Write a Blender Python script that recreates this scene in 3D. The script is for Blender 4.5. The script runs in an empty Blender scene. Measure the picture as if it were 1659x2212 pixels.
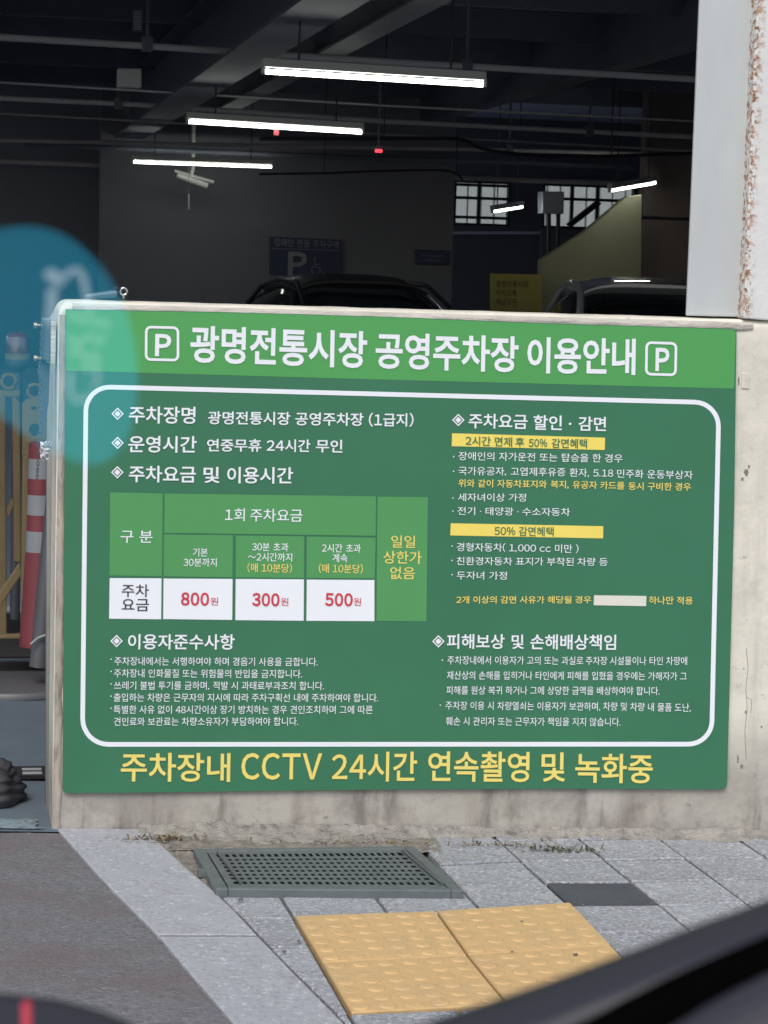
# -*- coding: utf-8 -*-
import bpy, math, random
from mathutils import Vector, Matrix
random.seed(7)
S = bpy.context.scene
COL = S.collection

# ---------------------------------------------------------------- camera
YAW, PITCH, ROLL = math.radians(11), math.radians(6), 0.028
FPX, CX, CY = 4917.0, 829.5, 1106.0            # the photograph measured on a 1659 x 2212 grid
_cw, _sw = math.cos(YAW), math.sin(YAW)
FWD = Vector((_sw*math.cos(PITCH), _cw*math.cos(PITCH), -math.sin(PITCH)))
_r0 = Vector((_cw, -_sw, 0)); _u0 = _r0.cross(FWD)
RIGHT = _r0*math.cos(ROLL)+_u0*math.sin(ROLL)
UP = RIGHT.cross(FWD)
CAM = Vector((0, -5.1, 1.27376))
cd = bpy.data.cameras.new('camera'); cam = bpy.data.objects.new('camera', cd); COL.objects.link(cam)
cam.matrix_world = Matrix(((RIGHT.x, UP.x, -FWD.x, CAM.x), (RIGHT.y, UP.y, -FWD.y, CAM.y), (RIGHT.z, UP.z, -FWD.z, CAM.z), (0, 0, 0, 1)))
cd.sensor_fit = 'VERTICAL'; cd.sensor_height = 24; cd.lens = 24*FPX/2212
cd.clip_start = 0.05; cd.clip_end = 800
cd.dof.use_dof = True; cd.dof.focus_distance = 5.25; cd.dof.aperture_fstop = 19
S.camera = cam
# ---------------------------------------------------------------- sky, sun, exposure
w = bpy.data.worlds.new("World"); S.world = w; w.use_nodes = True
nt = w.node_tree; nt.nodes.clear()
sky = nt.nodes.new('ShaderNodeTexSky'); sky.sky_type = 'NISHITA'; sky.sun_disc = False
SUN_EL, SUN_AZ = math.radians(52), math.radians(205)      # azimuth from +Y, clockwise
sky.sun_elevation = SUN_EL; sky.sun_rotation = SUN_AZ
sky.air_density = 1.0; sky.dust_density = 3.0; sky.ozone_density = 1.0
bg = nt.nodes.new('ShaderNodeBackground'); bg.inputs[1].default_value = 0.12
wo = nt.nodes.new('ShaderNodeOutputWorld')
nt.links.new(sky.outputs[0], bg.inputs[0]); nt.links.new(bg.outputs[0], wo.inputs[0])
sl = bpy.data.lights.new('sun', 'SUN'); sl.energy = 1.0; sl.angle = math.radians(25); sl.color = (1, .98, .96)
so = bpy.data.objects.new('sun', sl); COL.objects.link(so)
sd = Vector((math.sin(SUN_AZ)*math.cos(SUN_EL), math.cos(SUN_AZ)*math.cos(SUN_EL), math.sin(SUN_EL)))
so.rotation_euler = sd.to_track_quat('Z', 'Y').to_euler(); so.location = (0, -20, 30)
S.view_settings.view_transform = 'Standard'; S.view_settings.look = 'None'
S.view_settings.exposure = 0.63; S.view_settings.gamma = 1; S.view_settings.use_curve_mapping = False
S.render.engine = 'CYCLES'; S.cycles.max_bounces = 8

# ---------------------------------------------------------------- measuring helpers
def ray(px, py): return RIGHT*((px-CX)/FPX)-UP*((py-CY)/FPX)+FWD
def at_y(px, py, Y=0.0):
    v = ray(px, py); return CAM+v*((Y-CAM.y)/v.y)
def at_z(px, py, Z):
    v = ray(px, py); return CAM+v*((Z-CAM.z)/v.z)
KS, X0 = -0.03, 0.2557
GN = Vector((-KS, 0, 1))
def on_g(px, py, dz=0.0):
    v = ray(px, py); t = (-KS*X0+dz-GN.dot(CAM))/GN.dot(v); return CAM+v*t
def gz(x): return KS*(min(max(x, -3), 5)-X0)
def dist(px, py, d):
    v = ray(px, py); return CAM+v.normalized()*d

# ---------------------------------------------------------------- object helpers
def link(name, me, mat=None, parent=None, **props):
    o = bpy.data.objects.new(name, me); COL.objects.link(o)
    if mat is not None and me is not None:
        for m in (mat if isinstance(mat, (list, tuple)) else [mat]): me.materials.append(m)
    if parent is not None: o.parent = parent
    for k, v in props.items(): o[k] = v
    return o
def thing(name, label, cat, group=None, loc=(0, 0, 0), rz=0):
    o = bpy.data.objects.new(name, None); COL.objects.link(o); o.location = loc; o.rotation_euler[2] = rz
    o.empty_display_size = .1
    o['label'] = label; o['category'] = cat
    if group: o['group'] = group
    return o
def tag(o, label, cat, group=None):
    o['label'] = label; o['category'] = cat
    if group: o['group'] = group
    return o
class MB:
    def __init__(s): s.v = []; s.f = []; s.mi = []; s.sm = []
    def add(s, vs, fs, mi=0, smooth=False):
        b = len(s.v); s.v += [tuple(v) for v in vs]
        for f in fs: s.f.append([b+i for i in f]); s.mi.append(mi); s.sm.append(smooth)
    def box(s, c, d, mi=0, R=None):
        c = Vector(c); hx, hy, hz = d[0]/2, d[1]/2, d[2]/2
        vs = [Vector((x*hx, y*hy, z*hz)) for z in (-1, 1) for y in (-1, 1) for x in (-1, 1)]
        if R is not None: vs = [R @ v for v in vs]
        s.add([c+v for v in vs], [(0, 2, 3, 1), (4, 5, 7, 6), (0, 1, 5, 4), (2, 6, 7, 3), (0, 4, 6, 2), (1, 3, 7, 5)], mi)
    def hexa(s, bot, top, mi=0):        # matching rings, any n
        n = len(bot)
        s.add(list(bot)+list(top), [tuple(range(n))[::-1], tuple(range(n, 2*n))]+[(i, (i+1) % n, n+(i+1) % n, n+i) for i in range(n)], mi)
    def tube(s, pts, r, n=8, mi=0, smooth=True, caps=True):
        pts = [Vector(p) for p in pts]; rings = []
        for i, p in enumerate(pts):
            t = (pts[min(i+1, len(pts)-1)]-pts[max(i-1, 0)]).normalized()
            a = Vector((0, 0, 1)) if abs(t.z) < .9 else Vector((1, 0, 0))
            u = t.cross(a).normalized(); v = t.cross(u)
            rr = r[i] if isinstance(r, (list, tuple)) else r
            rings.append([p+(u*math.cos(2*math.pi*k/n)+v*math.sin(2*math.pi*k/n))*rr for k in range(n)])
        vs = [q for g in rings for q in g]; fs = []
        for i in range(len(pts)-1):
            for k in range(n): fs.append((i*n+k, i*n+(k+1) % n, (i+1)*n+(k+1) % n, (i+1)*n+k))
        s.add(vs, fs, mi, smooth)
        if caps: s.add(rings[0], [tuple(range(n))], mi); s.add(rings[-1], [tuple(range(n))[::-1]], mi)
    def torus(s, c, R, r, ax_u, ax_v, n=20, m=8, mi=0, arc=2*math.pi):
        pts = [Vector(c)+ax_u*math.cos(arc*i/n)*R+ax_v*math.sin(arc*i/n)*R for i in range(n+1)]
        s.tube(pts, r, m, mi)
    def lathe(s, c, prof, n=20, mi=0, R=None):
        c = Vector(c); vs = []; fs = []
        for (r, z) in prof:
            for k in range(n):
                q = Vector((r*math.cos(2*math.pi*k/n), r*math.sin(2*math.pi*k/n), z))
                if R is not None: q = R @ q
                vs.append(c+q)
        for i in range(len(prof)-1):
            for k in range(n): fs.append((i*n+k, i*n+(k+1) % n, (i+1)*n+(k+1) % n, (i+1)*n+k))
        s.add(vs, fs, mi, True)
    def mesh(s, name='mesh'):
        me = bpy.data.meshes.new(name); me.from_pydata(s.v, [], s.f)
        me.polygons.foreach_set('material_index', s.mi); me.polygons.foreach_set('use_smooth', s.sm); me.update()
        return me
    def build(s, name, mat, parent=None, bevel=0, seg=2, **props):
        o = link(name, s.mesh(name), mat, parent, **props)
        if bevel:
            b = o.modifiers.new('bevel', 'BEVEL'); b.width = bevel; b.segments = seg; b.limit_method = 'ANGLE'; b.angle_limit = math.radians(40)
        return o


# ---------------------------------------------------------------- letter outlines (all made in one pass)
# outlines of the Hangul, digits and Latin letters used on the signs, in 1/1000 em
# (code point, number of loops, then for each loop: point count, x, y, x, y ...)
_OUT = (
44,1,16,143,111,105,123,75,116,54,95,46,66,52,37,69,18,95,10,97,-29,85,-69,59,-99,59,-118,124,-84,163,-32,176,26,167,77,
46,1,12,139,103,109,111,79,103,57,81,49,51,57,21,79,-1,109,-9,139,-1,161,21,169,51,161,81,
183,1,12,160,397,130,405,100,397,78,375,70,345,78,315,100,293,130,285,160,293,182,315,190,345,182,375,
44032,2,8,745,827,662,827,662,-77,745,-77,745,391,889,391,889,460,745,460,10,512,730,97,730,97,661,429,661,375,461,250,292,55,158,101,94,338,267,471,483,
44036,3,8,752,827,668,827,668,166,752,166,752,483,885,483,885,553,752,553,6,271,233,188,233,188,-58,791,-58,791,10,271,10,10,509,757,88,757,88,688,419,688,364,541,238,422,51,336,86,269,311,380,457,545,
44048,4,4,182,272,182,-65,752,-65,752,272,4,264,204,670,204,670,2,264,2,8,752,827,669,827,669,314,752,314,752,538,885,538,885,607,752,607,10,506,768,89,768,89,701,416,701,363,561,238,449,49,371,82,304,310,406,455,563,
44057,3,8,752,827,669,827,669,344,752,344,752,548,885,548,885,617,752,617,10,510,763,91,763,91,696,418,696,368,566,246,463,53,394,87,326,314,416,459,562,12,182,303,182,-66,777,-66,777,-2,265,-2,265,90,746,90,746,152,265,152,265,240,756,240,756,303,
44060,2,12,816,827,736,827,736,463,614,463,614,803,536,803,536,-33,614,-33,614,395,736,395,736,-78,816,-78,10,436,710,85,710,85,642,355,642,316,464,219,306,50,175,98,116,300,283,406,485,
44144,2,8,793,827,711,827,711,464,500,464,500,395,711,395,711,-78,793,-78,10,502,729,89,729,89,662,419,662,370,464,250,295,50,159,95,94,334,268,463,483,
44172,2,4,818,827,739,827,739,-78,818,-78,20,629,803,551,803,551,457,394,457,418,539,433,624,437,712,89,712,89,644,355,644,312,465,212,308,50,177,98,117,211,198,299,289,364,390,551,390,551,-32,629,-32,
44204,2,24,794,826,711,826,711,640,509,640,517,678,521,716,523,756,110,756,110,688,433,688,376,538,250,416,65,328,101,262,268,337,398,441,485,572,711,572,711,437,473,437,473,369,711,369,711,153,794,153,6,306,219,222,219,222,-58,817,-58,817,10,306,10,
44221,3,12,658,254,500,275,341,254,237,194,200,101,237,7,341,-53,500,-74,658,-53,762,7,799,101,762,194,12,384,196,500,209,615,196,690,159,717,101,690,43,615,6,500,-7,384,6,309,43,282,101,309,159,24,794,826,711,826,711,660,506,660,511,692,515,725,516,759,108,759,108,691,426,691,372,548,248,432,62,351,96,285,270,358,401,461,485,593,711,593,711,472,475,472,475,404,711,404,711,285,794,285,
44228,2,4,818,827,739,827,739,-78,818,-78,24,636,803,557,803,557,576,424,576,431,621,435,666,436,712,89,712,89,644,354,644,311,465,211,308,49,177,98,117,245,230,347,361,409,508,557,508,557,349,394,349,394,281,557,281,557,-32,636,-32,
44256,2,10,770,736,137,736,137,668,687,668,686,531,677,397,653,238,737,228,760,393,769,529,8,450,441,368,441,368,118,50,118,50,49,867,49,867,118,450,118,
44277,4,12,622,236,455,256,288,236,180,179,141,89,180,0,288,-56,455,-76,622,-56,731,0,770,89,731,179,12,332,180,455,192,579,180,659,144,688,89,659,36,579,1,455,-11,332,1,252,36,223,89,252,144,10,763,781,147,781,147,714,681,714,680,634,674,559,657,474,738,465,756,552,762,631,8,468,580,386,580,386,406,51,406,51,338,866,338,866,406,468,406,
44284,3,10,547,728,91,728,91,660,465,660,464,575,456,464,439,327,521,320,539,471,546,591,12,314,469,232,469,232,192,41,189,51,120,225,122,417,132,610,154,605,216,510,206,413,199,314,194,8,743,827,660,827,660,-78,743,-78,743,378,887,378,887,449,743,449,
44288,4,10,547,757,99,757,99,688,466,688,464,624,458,545,442,449,524,441,540,550,546,640,12,317,555,235,555,235,360,44,358,53,290,228,292,422,302,615,326,610,387,515,376,417,368,317,363,8,754,827,670,827,670,146,754,146,754,463,883,463,883,533,754,533,6,265,208,182,208,182,-58,783,-58,783,10,265,10,
44305,5,12,622,232,462,251,302,232,198,176,162,89,198,0,302,-56,462,-75,622,-56,726,0,762,89,726,176,12,346,174,462,186,578,174,652,141,678,89,652,36,578,2,462,-9,346,2,271,36,245,89,271,141,10,547,770,99,770,99,702,465,702,463,642,457,570,442,484,523,477,540,575,546,656,12,317,574,235,574,235,395,44,393,53,324,229,326,422,337,615,360,610,420,515,410,417,402,317,397,8,754,827,670,827,670,263,754,263,754,511,883,511,883,581,754,581,
44396,1,18,760,768,152,768,152,701,678,701,677,600,670,499,650,380,50,380,50,311,415,311,415,-79,498,-79,498,311,867,311,867,380,735,380,753,499,759,600,
44397,1,24,764,784,154,784,154,716,682,716,681,644,675,560,658,461,50,461,50,393,417,393,417,228,135,228,135,161,686,161,686,-78,769,-78,769,228,500,228,500,393,870,393,870,461,741,461,757,560,763,645,
44480,2,4,798,827,715,827,715,-78,798,-78,21,548,757,123,757,123,689,466,689,464,616,456,521,438,404,302,399,44,396,55,326,296,330,296,-25,379,-25,379,333,472,339,565,347,657,358,651,421,523,410,541,543,547,646,
44536,2,4,867,123,50,123,50,54,867,54,10,758,731,139,731,139,663,676,663,675,519,665,378,640,209,724,200,748,376,757,518,
44540,2,14,764,773,154,773,154,705,682,705,681,620,675,525,657,411,50,411,50,343,870,343,870,411,741,411,757,524,763,620,6,240,242,158,242,158,-57,791,-57,791,11,240,11,
44552,3,4,151,255,151,-66,767,-66,767,255,4,232,189,685,189,685,2,232,2,14,764,779,154,779,154,711,682,711,681,636,674,549,656,446,50,446,50,378,870,378,870,446,739,446,757,549,763,637,
44553,3,8,238,309,156,309,156,-66,763,-66,763,309,681,309,681,190,238,190,4,238,125,681,125,681,2,238,2,14,764,786,154,786,154,718,682,718,681,645,675,559,658,458,50,458,50,390,870,390,870,458,739,458,757,560,763,646,
44592,2,4,792,827,709,827,709,-78,792,-78,10,526,729,103,729,103,662,442,662,389,461,264,292,61,158,105,91,349,264,484,480,
44620,3,8,760,827,677,827,677,-78,760,-78,760,385,895,385,895,454,760,454,10,321,729,75,729,75,660,243,660,217,484,154,321,46,173,112,126,239,311,303,514,10,568,729,350,729,350,660,490,660,469,469,412,283,303,112,370,66,496,277,554,504,
45208,2,8,745,827,662,827,662,-77,745,-77,745,397,889,397,889,466,745,466,11,168,738,86,738,86,152,158,152,296,155,439,168,588,192,578,262,436,238,300,225,168,221,
45212,3,11,176,761,93,761,93,336,165,336,301,339,441,352,588,376,578,445,438,422,305,409,176,406,8,752,826,669,826,669,173,752,173,752,488,885,488,885,558,752,558,6,274,236,191,236,191,-58,784,-58,784,10,274,10,
45236,2,12,816,827,736,827,736,459,609,459,609,807,531,807,531,-31,609,-31,609,390,736,390,736,-78,816,-78,10,177,718,94,718,94,156,251,158,358,167,476,185,466,258,363,241,267,232,177,229,
45328,3,8,794,827,711,827,711,677,455,677,455,609,711,609,711,359,794,359,11,185,784,103,784,103,397,172,397,313,400,447,411,584,432,572,501,445,481,318,470,185,467,12,794,317,212,317,212,250,711,250,711,163,214,163,214,-66,825,-66,825,2,296,2,296,99,794,99,
45376,2,12,795,827,712,827,712,616,442,616,442,548,712,548,712,411,442,411,442,343,712,343,712,-79,795,-79,10,182,727,99,727,99,131,312,134,442,144,570,164,561,233,440,214,317,204,182,201,
45433,2,6,766,224,145,224,145,156,683,156,683,-78,766,-78,14,242,807,160,807,160,505,417,505,417,383,50,383,50,316,868,316,868,383,500,383,500,505,775,505,775,573,242,573,
45716,3,4,869,366,49,366,49,299,869,299,6,242,794,160,794,160,488,775,488,775,555,242,555,6,237,208,154,208,154,-56,780,-56,780,12,237,12,
45768,2,4,790,827,708,827,708,-78,790,-78,11,189,738,107,738,107,155,181,155,325,159,471,173,625,199,614,269,468,245,327,231,189,227,
45796,2,8,745,827,662,827,662,-79,745,-79,745,401,893,401,893,470,745,470,12,89,739,89,147,315,149,453,158,588,177,578,248,449,229,318,220,171,217,171,671,508,671,508,739,
45812,4,4,184,267,184,-65,752,-65,752,267,4,265,200,670,200,670,2,265,2,8,752,827,669,827,669,315,752,315,752,537,885,537,885,606,752,606,12,92,766,92,366,327,368,460,377,583,397,573,464,457,446,331,437,174,434,174,699,489,699,489,766,
45817,4,12,622,249,464,270,305,249,202,190,166,97,202,4,305,-55,464,-76,622,-55,724,4,760,97,724,190,12,348,190,464,203,579,190,654,154,680,97,654,40,579,4,464,-9,348,4,273,40,247,97,273,154,8,753,827,669,827,669,289,753,289,753,523,885,523,885,592,753,592,12,90,758,90,361,327,363,461,372,583,391,574,459,458,441,330,431,172,429,172,690,489,690,489,758,
46020,1,16,154,754,154,337,417,337,417,105,50,105,50,36,870,36,870,105,499,105,499,337,775,337,775,404,237,404,237,686,766,686,766,754,
46041,3,12,624,230,458,249,292,230,185,174,148,86,185,-2,292,-58,458,-77,624,-58,730,-2,767,86,730,174,12,336,172,458,184,579,172,657,139,684,86,657,33,579,-1,458,-12,336,-1,259,33,232,86,259,139,16,153,785,153,485,418,485,418,381,50,381,50,314,868,314,868,381,499,381,499,485,772,485,772,552,235,552,235,719,766,719,766,785,
46108,3,4,790,826,707,826,707,150,790,150,6,288,195,205,195,205,-58,820,-58,820,10,288,10,19,135,768,135,464,309,464,309,336,54,332,66,264,247,267,443,276,640,297,634,358,555,350,392,340,392,464,571,464,571,531,218,531,218,700,564,700,564,768,
46112,3,4,791,826,709,826,709,340,791,340,19,137,788,137,525,309,525,309,432,55,428,66,361,249,364,447,374,643,396,639,454,559,446,393,435,393,525,571,525,571,590,222,590,222,724,561,724,561,788,12,791,299,195,299,195,233,710,233,710,151,197,151,197,-68,822,-68,822,-1,278,-1,278,88,791,88,
46160,2,8,162,774,162,423,766,423,766,490,246,490,246,706,754,706,754,774,8,869,305,49,305,49,237,416,237,416,-75,498,-75,498,237,869,237,
46300,2,4,870,114,50,114,50,45,870,45,8,154,743,154,325,775,325,775,393,236,393,236,675,766,675,766,743,
46321,4,4,868,397,50,397,50,328,868,328,12,624,231,458,250,292,231,185,175,148,87,185,-1,292,-57,458,-76,624,-57,730,-1,767,87,730,175,12,336,173,458,185,579,173,657,140,684,87,657,34,579,0,458,-11,336,0,259,34,232,87,259,140,8,153,791,153,482,772,482,772,550,235,550,235,723,766,723,766,791,
46384,3,8,760,828,677,828,677,-78,760,-78,760,402,890,402,890,472,760,472,12,76,732,76,159,175,160,243,165,322,178,314,247,258,237,206,231,159,229,159,664,305,664,305,732,12,356,732,356,159,483,160,557,166,631,180,623,249,563,237,503,231,437,228,437,664,595,664,595,732,
46608,3,8,481,742,481,341,806,341,806,409,564,409,564,674,796,674,796,742,8,498,296,416,296,416,106,50,106,50,38,870,38,870,106,498,106,12,120,741,120,341,260,343,348,350,442,366,434,435,355,421,278,413,203,410,203,673,426,673,426,741,
46972,2,8,745,827,663,827,663,-79,745,-79,745,398,893,398,893,468,745,468,16,493,743,85,743,85,675,411,675,411,486,87,486,87,139,316,142,455,152,592,172,584,240,453,221,319,211,169,209,169,418,493,418,
47049,4,12,622,233,463,253,304,233,201,177,165,88,201,-1,304,-57,463,-76,622,-57,724,-1,760,88,724,177,12,347,176,463,188,579,176,653,142,679,88,653,34,579,0,463,-12,347,0,272,34,246,88,272,142,12,752,826,669,826,669,279,752,279,752,426,886,426,886,496,752,496,752,616,886,616,886,686,752,686,16,494,770,87,770,87,703,413,703,413,589,89,589,89,332,314,334,452,343,590,362,582,430,449,412,317,403,171,401,171,525,494,525,
47112,3,4,817,827,738,827,738,-78,817,-78,8,633,805,555,805,555,502,443,502,443,434,555,434,555,-30,633,-30,16,400,727,78,727,78,659,320,659,320,480,80,480,80,145,251,147,363,154,483,171,476,239,365,223,261,216,160,214,160,413,400,413,
47196,1,20,768,760,150,760,150,692,686,692,686,552,152,552,152,272,417,272,417,103,50,103,50,34,870,34,870,103,499,103,499,272,789,272,789,340,234,340,234,486,768,486,
47308,2,20,768,760,150,760,150,692,686,692,686,553,152,553,152,273,279,273,279,103,50,103,50,34,870,34,870,103,649,103,649,273,789,273,789,341,234,341,234,486,768,486,4,360,103,360,273,568,273,568,103,
47480,3,4,869,326,49,326,49,258,869,258,6,240,187,157,187,157,-58,784,-58,784,10,240,10,12,764,797,153,797,153,731,682,731,682,634,155,634,155,408,783,408,783,473,237,473,237,572,764,572,
47484,3,4,869,407,49,407,49,343,869,343,12,767,271,147,271,147,211,685,211,685,135,149,135,149,-66,796,-66,796,-6,231,-6,231,78,767,78,12,764,800,153,800,153,741,682,741,682,668,155,668,155,474,780,474,780,534,237,534,237,612,764,612,
47532,2,4,791,827,709,827,709,-79,791,-79,16,518,743,100,743,100,675,434,675,434,487,102,487,102,140,328,143,476,152,632,173,624,241,473,222,330,212,186,209,186,420,518,420,
47564,4,4,87,745,87,327,503,327,503,745,4,168,678,422,678,422,394,168,394,8,752,827,669,827,669,164,752,164,752,483,885,483,885,552,752,552,6,271,227,189,227,189,-58,792,-58,792,10,271,10,
47588,3,4,82,722,82,165,427,165,427,722,4,160,656,349,656,349,231,160,231,12,819,827,739,827,739,469,617,469,617,808,538,808,538,-32,617,-32,617,400,739,400,739,-78,819,-78,
47728,3,12,794,827,712,827,712,610,497,610,497,738,86,738,86,151,497,151,497,293,712,293,712,-79,794,-79,4,168,672,416,672,416,217,168,217,4,497,542,712,542,712,361,497,361,
47732,4,12,794,826,711,826,711,668,504,668,504,748,92,748,92,325,504,325,504,406,711,406,711,166,794,166,4,173,681,423,681,423,391,173,391,4,504,599,711,599,711,474,504,474,6,296,225,213,225,213,-58,815,-58,815,10,296,10,
47749,5,12,794,827,711,827,711,680,504,680,504,758,92,758,92,356,504,356,504,433,711,433,711,292,794,292,4,173,691,423,691,423,423,173,423,4,504,613,711,613,711,501,504,501,12,657,245,496,265,335,245,231,186,195,94,231,2,335,-56,496,-76,657,-56,761,2,797,94,761,186,12,379,187,496,200,613,187,688,151,715,94,688,37,613,2,496,-11,379,2,304,37,277,94,304,151,
47924,3,4,154,777,154,424,764,424,764,777,4,235,710,682,710,682,490,235,490,8,869,302,49,302,49,234,416,234,416,-77,498,-77,498,234,869,234,
47932,3,4,156,797,156,521,761,521,761,797,4,237,731,679,731,679,587,237,587,20,867,446,50,446,50,379,416,379,416,291,149,291,149,227,681,227,681,148,151,148,151,-68,789,-68,789,-3,232,-3,232,87,762,87,762,291,499,291,499,379,867,379,
48120,3,4,101,738,101,149,517,149,517,738,4,183,672,437,672,437,216,183,216,4,790,827,707,827,707,-79,790,-79,
48124,4,4,97,748,97,327,519,327,519,748,4,178,681,438,681,438,394,178,394,4,791,826,708,826,708,176,791,176,6,293,238,210,238,210,-48,819,-48,819,20,293,20,
48143,4,4,97,768,97,399,519,399,519,768,4,178,702,438,702,438,465,178,465,4,790,827,708,827,708,308,790,308,23,546,334,463,334,463,246,197,246,197,182,462,182,418,96,308,27,161,-11,190,-75,320,-42,429,14,504,90,578,15,686,-42,815,-75,844,-11,698,29,590,98,547,182,812,182,812,246,546,246,
48152,4,8,169,761,87,761,87,314,506,314,506,761,424,761,424,610,169,610,4,169,545,424,545,424,381,169,381,8,752,826,669,826,669,162,752,162,752,484,885,484,885,553,752,553,6,271,226,189,226,189,-58,792,-58,792,10,271,10,
48156,4,8,169,789,87,789,87,395,506,395,506,789,424,789,424,660,169,660,4,169,595,424,595,424,462,169,462,8,752,827,669,827,669,360,752,360,752,564,885,564,885,632,752,632,12,752,317,178,317,178,251,670,251,670,159,180,159,180,-68,784,-68,784,-1,261,-1,261,97,752,97,
48169,5,12,623,239,464,259,305,239,202,182,166,92,202,1,305,-57,464,-77,623,-57,724,1,760,92,724,182,12,348,181,464,193,579,181,653,147,679,92,653,36,579,1,464,-11,348,1,274,36,248,92,274,147,8,169,770,87,770,87,353,506,353,506,770,424,770,424,634,169,634,4,169,568,424,568,424,420,169,420,8,752,827,669,827,669,284,752,284,752,530,885,530,885,600,752,600,
48176,3,8,161,741,82,741,82,148,428,148,428,741,351,741,351,521,161,521,4,161,454,351,454,351,216,161,216,12,819,827,739,827,739,469,617,469,617,808,538,808,538,-32,617,-32,617,400,739,400,739,-78,819,-78,
48277,4,16,794,827,711,827,711,605,503,605,503,780,421,780,421,642,177,642,177,780,94,780,94,366,503,366,503,536,711,536,711,333,794,333,4,177,576,421,576,421,434,177,434,8,297,289,215,289,215,-65,793,-65,793,289,711,289,711,180,297,180,4,297,114,711,114,711,3,297,3,
48324,4,16,793,827,711,827,711,698,503,698,503,785,421,785,421,656,177,656,177,785,94,785,94,391,503,391,503,469,711,469,711,355,793,355,4,503,634,711,634,711,534,503,534,4,177,591,421,591,421,458,177,458,12,793,311,211,311,211,245,711,245,711,159,213,159,213,-66,827,-66,827,1,295,1,295,96,793,96,
48372,2,16,229,763,146,763,146,300,417,300,417,106,50,106,50,37,870,37,870,106,499,106,499,300,771,300,771,763,689,763,689,602,229,602,4,229,534,689,534,689,368,229,368,
48373,3,6,766,204,141,204,141,137,683,137,683,-78,766,-78,16,240,806,158,806,158,467,417,467,417,360,50,360,50,292,867,292,867,360,500,360,500,467,760,467,760,806,678,806,678,703,240,703,4,240,639,678,639,678,534,240,534,
48376,3,16,240,791,158,791,158,429,417,429,417,333,50,333,50,265,867,265,867,333,500,333,500,429,760,429,760,791,678,791,678,678,240,678,4,240,612,678,612,678,496,240,496,6,238,193,155,193,155,-58,776,-58,776,10,238,10,
48512,3,8,235,790,153,790,153,399,765,399,765,790,682,790,682,666,235,666,4,235,599,682,599,682,467,235,467,8,869,291,49,291,49,224,416,224,416,-78,498,-78,498,224,869,224,
48516,4,8,240,798,158,798,158,436,760,436,760,798,678,798,678,683,240,683,4,240,619,678,619,678,503,240,503,8,869,349,49,349,49,282,424,282,424,107,506,107,506,282,869,282,6,235,188,153,188,153,-58,778,-58,778,10,235,10,
48520,3,8,240,813,158,813,158,514,760,514,760,813,678,813,678,728,240,728,4,240,665,678,665,678,579,240,579,20,867,441,50,441,50,373,416,373,416,286,149,286,149,223,681,223,681,144,151,144,151,-68,789,-68,789,-3,232,-3,232,84,762,84,762,286,499,286,499,373,867,373,
48708,3,4,790,827,707,827,707,-79,790,-79,8,184,750,101,750,101,139,527,139,527,750,445,750,445,512,184,512,4,184,446,445,446,445,208,184,208,
49324,2,17,353,749,271,749,271,587,240,423,156,279,37,182,88,115,183,187,260,290,313,415,366,298,441,201,532,133,583,199,466,292,384,430,353,587,8,745,827,662,827,662,-78,745,-78,745,390,893,390,893,461,745,461,
49328,3,17,354,772,272,772,272,661,244,529,166,421,46,350,91,284,188,338,265,416,316,513,368,425,442,355,535,306,577,372,461,439,382,539,354,658,8,752,827,669,827,669,159,752,159,752,480,885,480,885,550,752,550,6,274,223,190,223,190,-58,792,-58,792,10,274,10,
49345,4,12,623,234,464,254,305,234,202,178,166,89,202,0,305,-57,464,-76,623,-57,724,0,760,89,724,178,12,348,176,464,188,579,176,653,142,679,89,653,35,579,2,464,-10,348,2,274,35,248,89,274,142,17,352,780,270,780,270,688,242,557,165,449,46,377,90,311,186,365,262,443,313,540,364,454,437,385,528,336,572,401,457,466,380,564,352,681,8,752,827,669,827,669,278,752,278,752,523,885,523,885,593,752,593,
49436,2,8,794,827,712,827,712,520,502,520,502,452,712,452,712,-79,794,-79,17,367,749,283,749,283,587,252,422,169,278,49,180,101,113,196,186,273,290,326,416,379,297,455,199,550,129,600,196,481,288,398,427,367,587,
49440,3,8,794,826,711,826,711,614,514,614,514,545,711,545,711,150,794,150,17,359,772,277,772,277,661,248,528,170,418,51,345,95,279,192,335,268,415,319,515,370,424,443,351,534,300,579,365,464,434,387,537,359,658,6,296,225,213,225,213,-58,815,-58,815,10,296,10,
49444,3,8,794,827,711,827,711,663,514,663,514,595,711,595,711,360,794,360,17,357,798,276,798,276,714,247,591,168,490,49,424,93,358,190,409,266,482,318,575,370,492,444,425,535,379,579,444,463,507,385,601,357,714,12,794,314,212,314,212,248,712,248,712,160,214,160,214,-66,827,-66,827,1,295,1,295,97,794,97,
49464,3,4,819,827,739,827,739,-78,819,-78,8,633,808,555,808,555,503,406,503,406,434,555,434,555,-32,633,-32,17,318,742,238,742,238,569,214,415,146,279,40,179,92,117,173,186,236,281,279,393,320,290,380,202,457,137,504,201,403,297,340,428,318,572,
49548,2,17,499,766,412,766,412,697,362,556,239,446,82,386,118,317,254,366,373,452,456,568,539,452,658,366,795,317,831,386,674,446,550,556,499,697,8,497,328,415,328,415,108,50,108,50,40,870,40,870,108,497,108,
49549,3,6,766,217,141,217,141,151,683,151,683,-78,766,-78,17,500,813,416,813,416,772,370,661,253,575,99,529,130,463,264,502,379,569,458,661,538,569,652,502,785,463,817,529,663,575,546,661,500,772,8,499,511,417,511,417,373,50,373,50,305,869,305,869,373,499,373,
49552,3,6,238,201,155,201,155,-58,776,-58,776,10,238,10,17,500,803,416,803,416,763,370,645,255,553,103,502,136,436,268,478,380,549,458,646,536,549,649,478,780,436,813,502,661,553,546,644,500,763,8,499,494,417,494,417,342,50,342,50,274,869,274,869,342,499,342,
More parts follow.
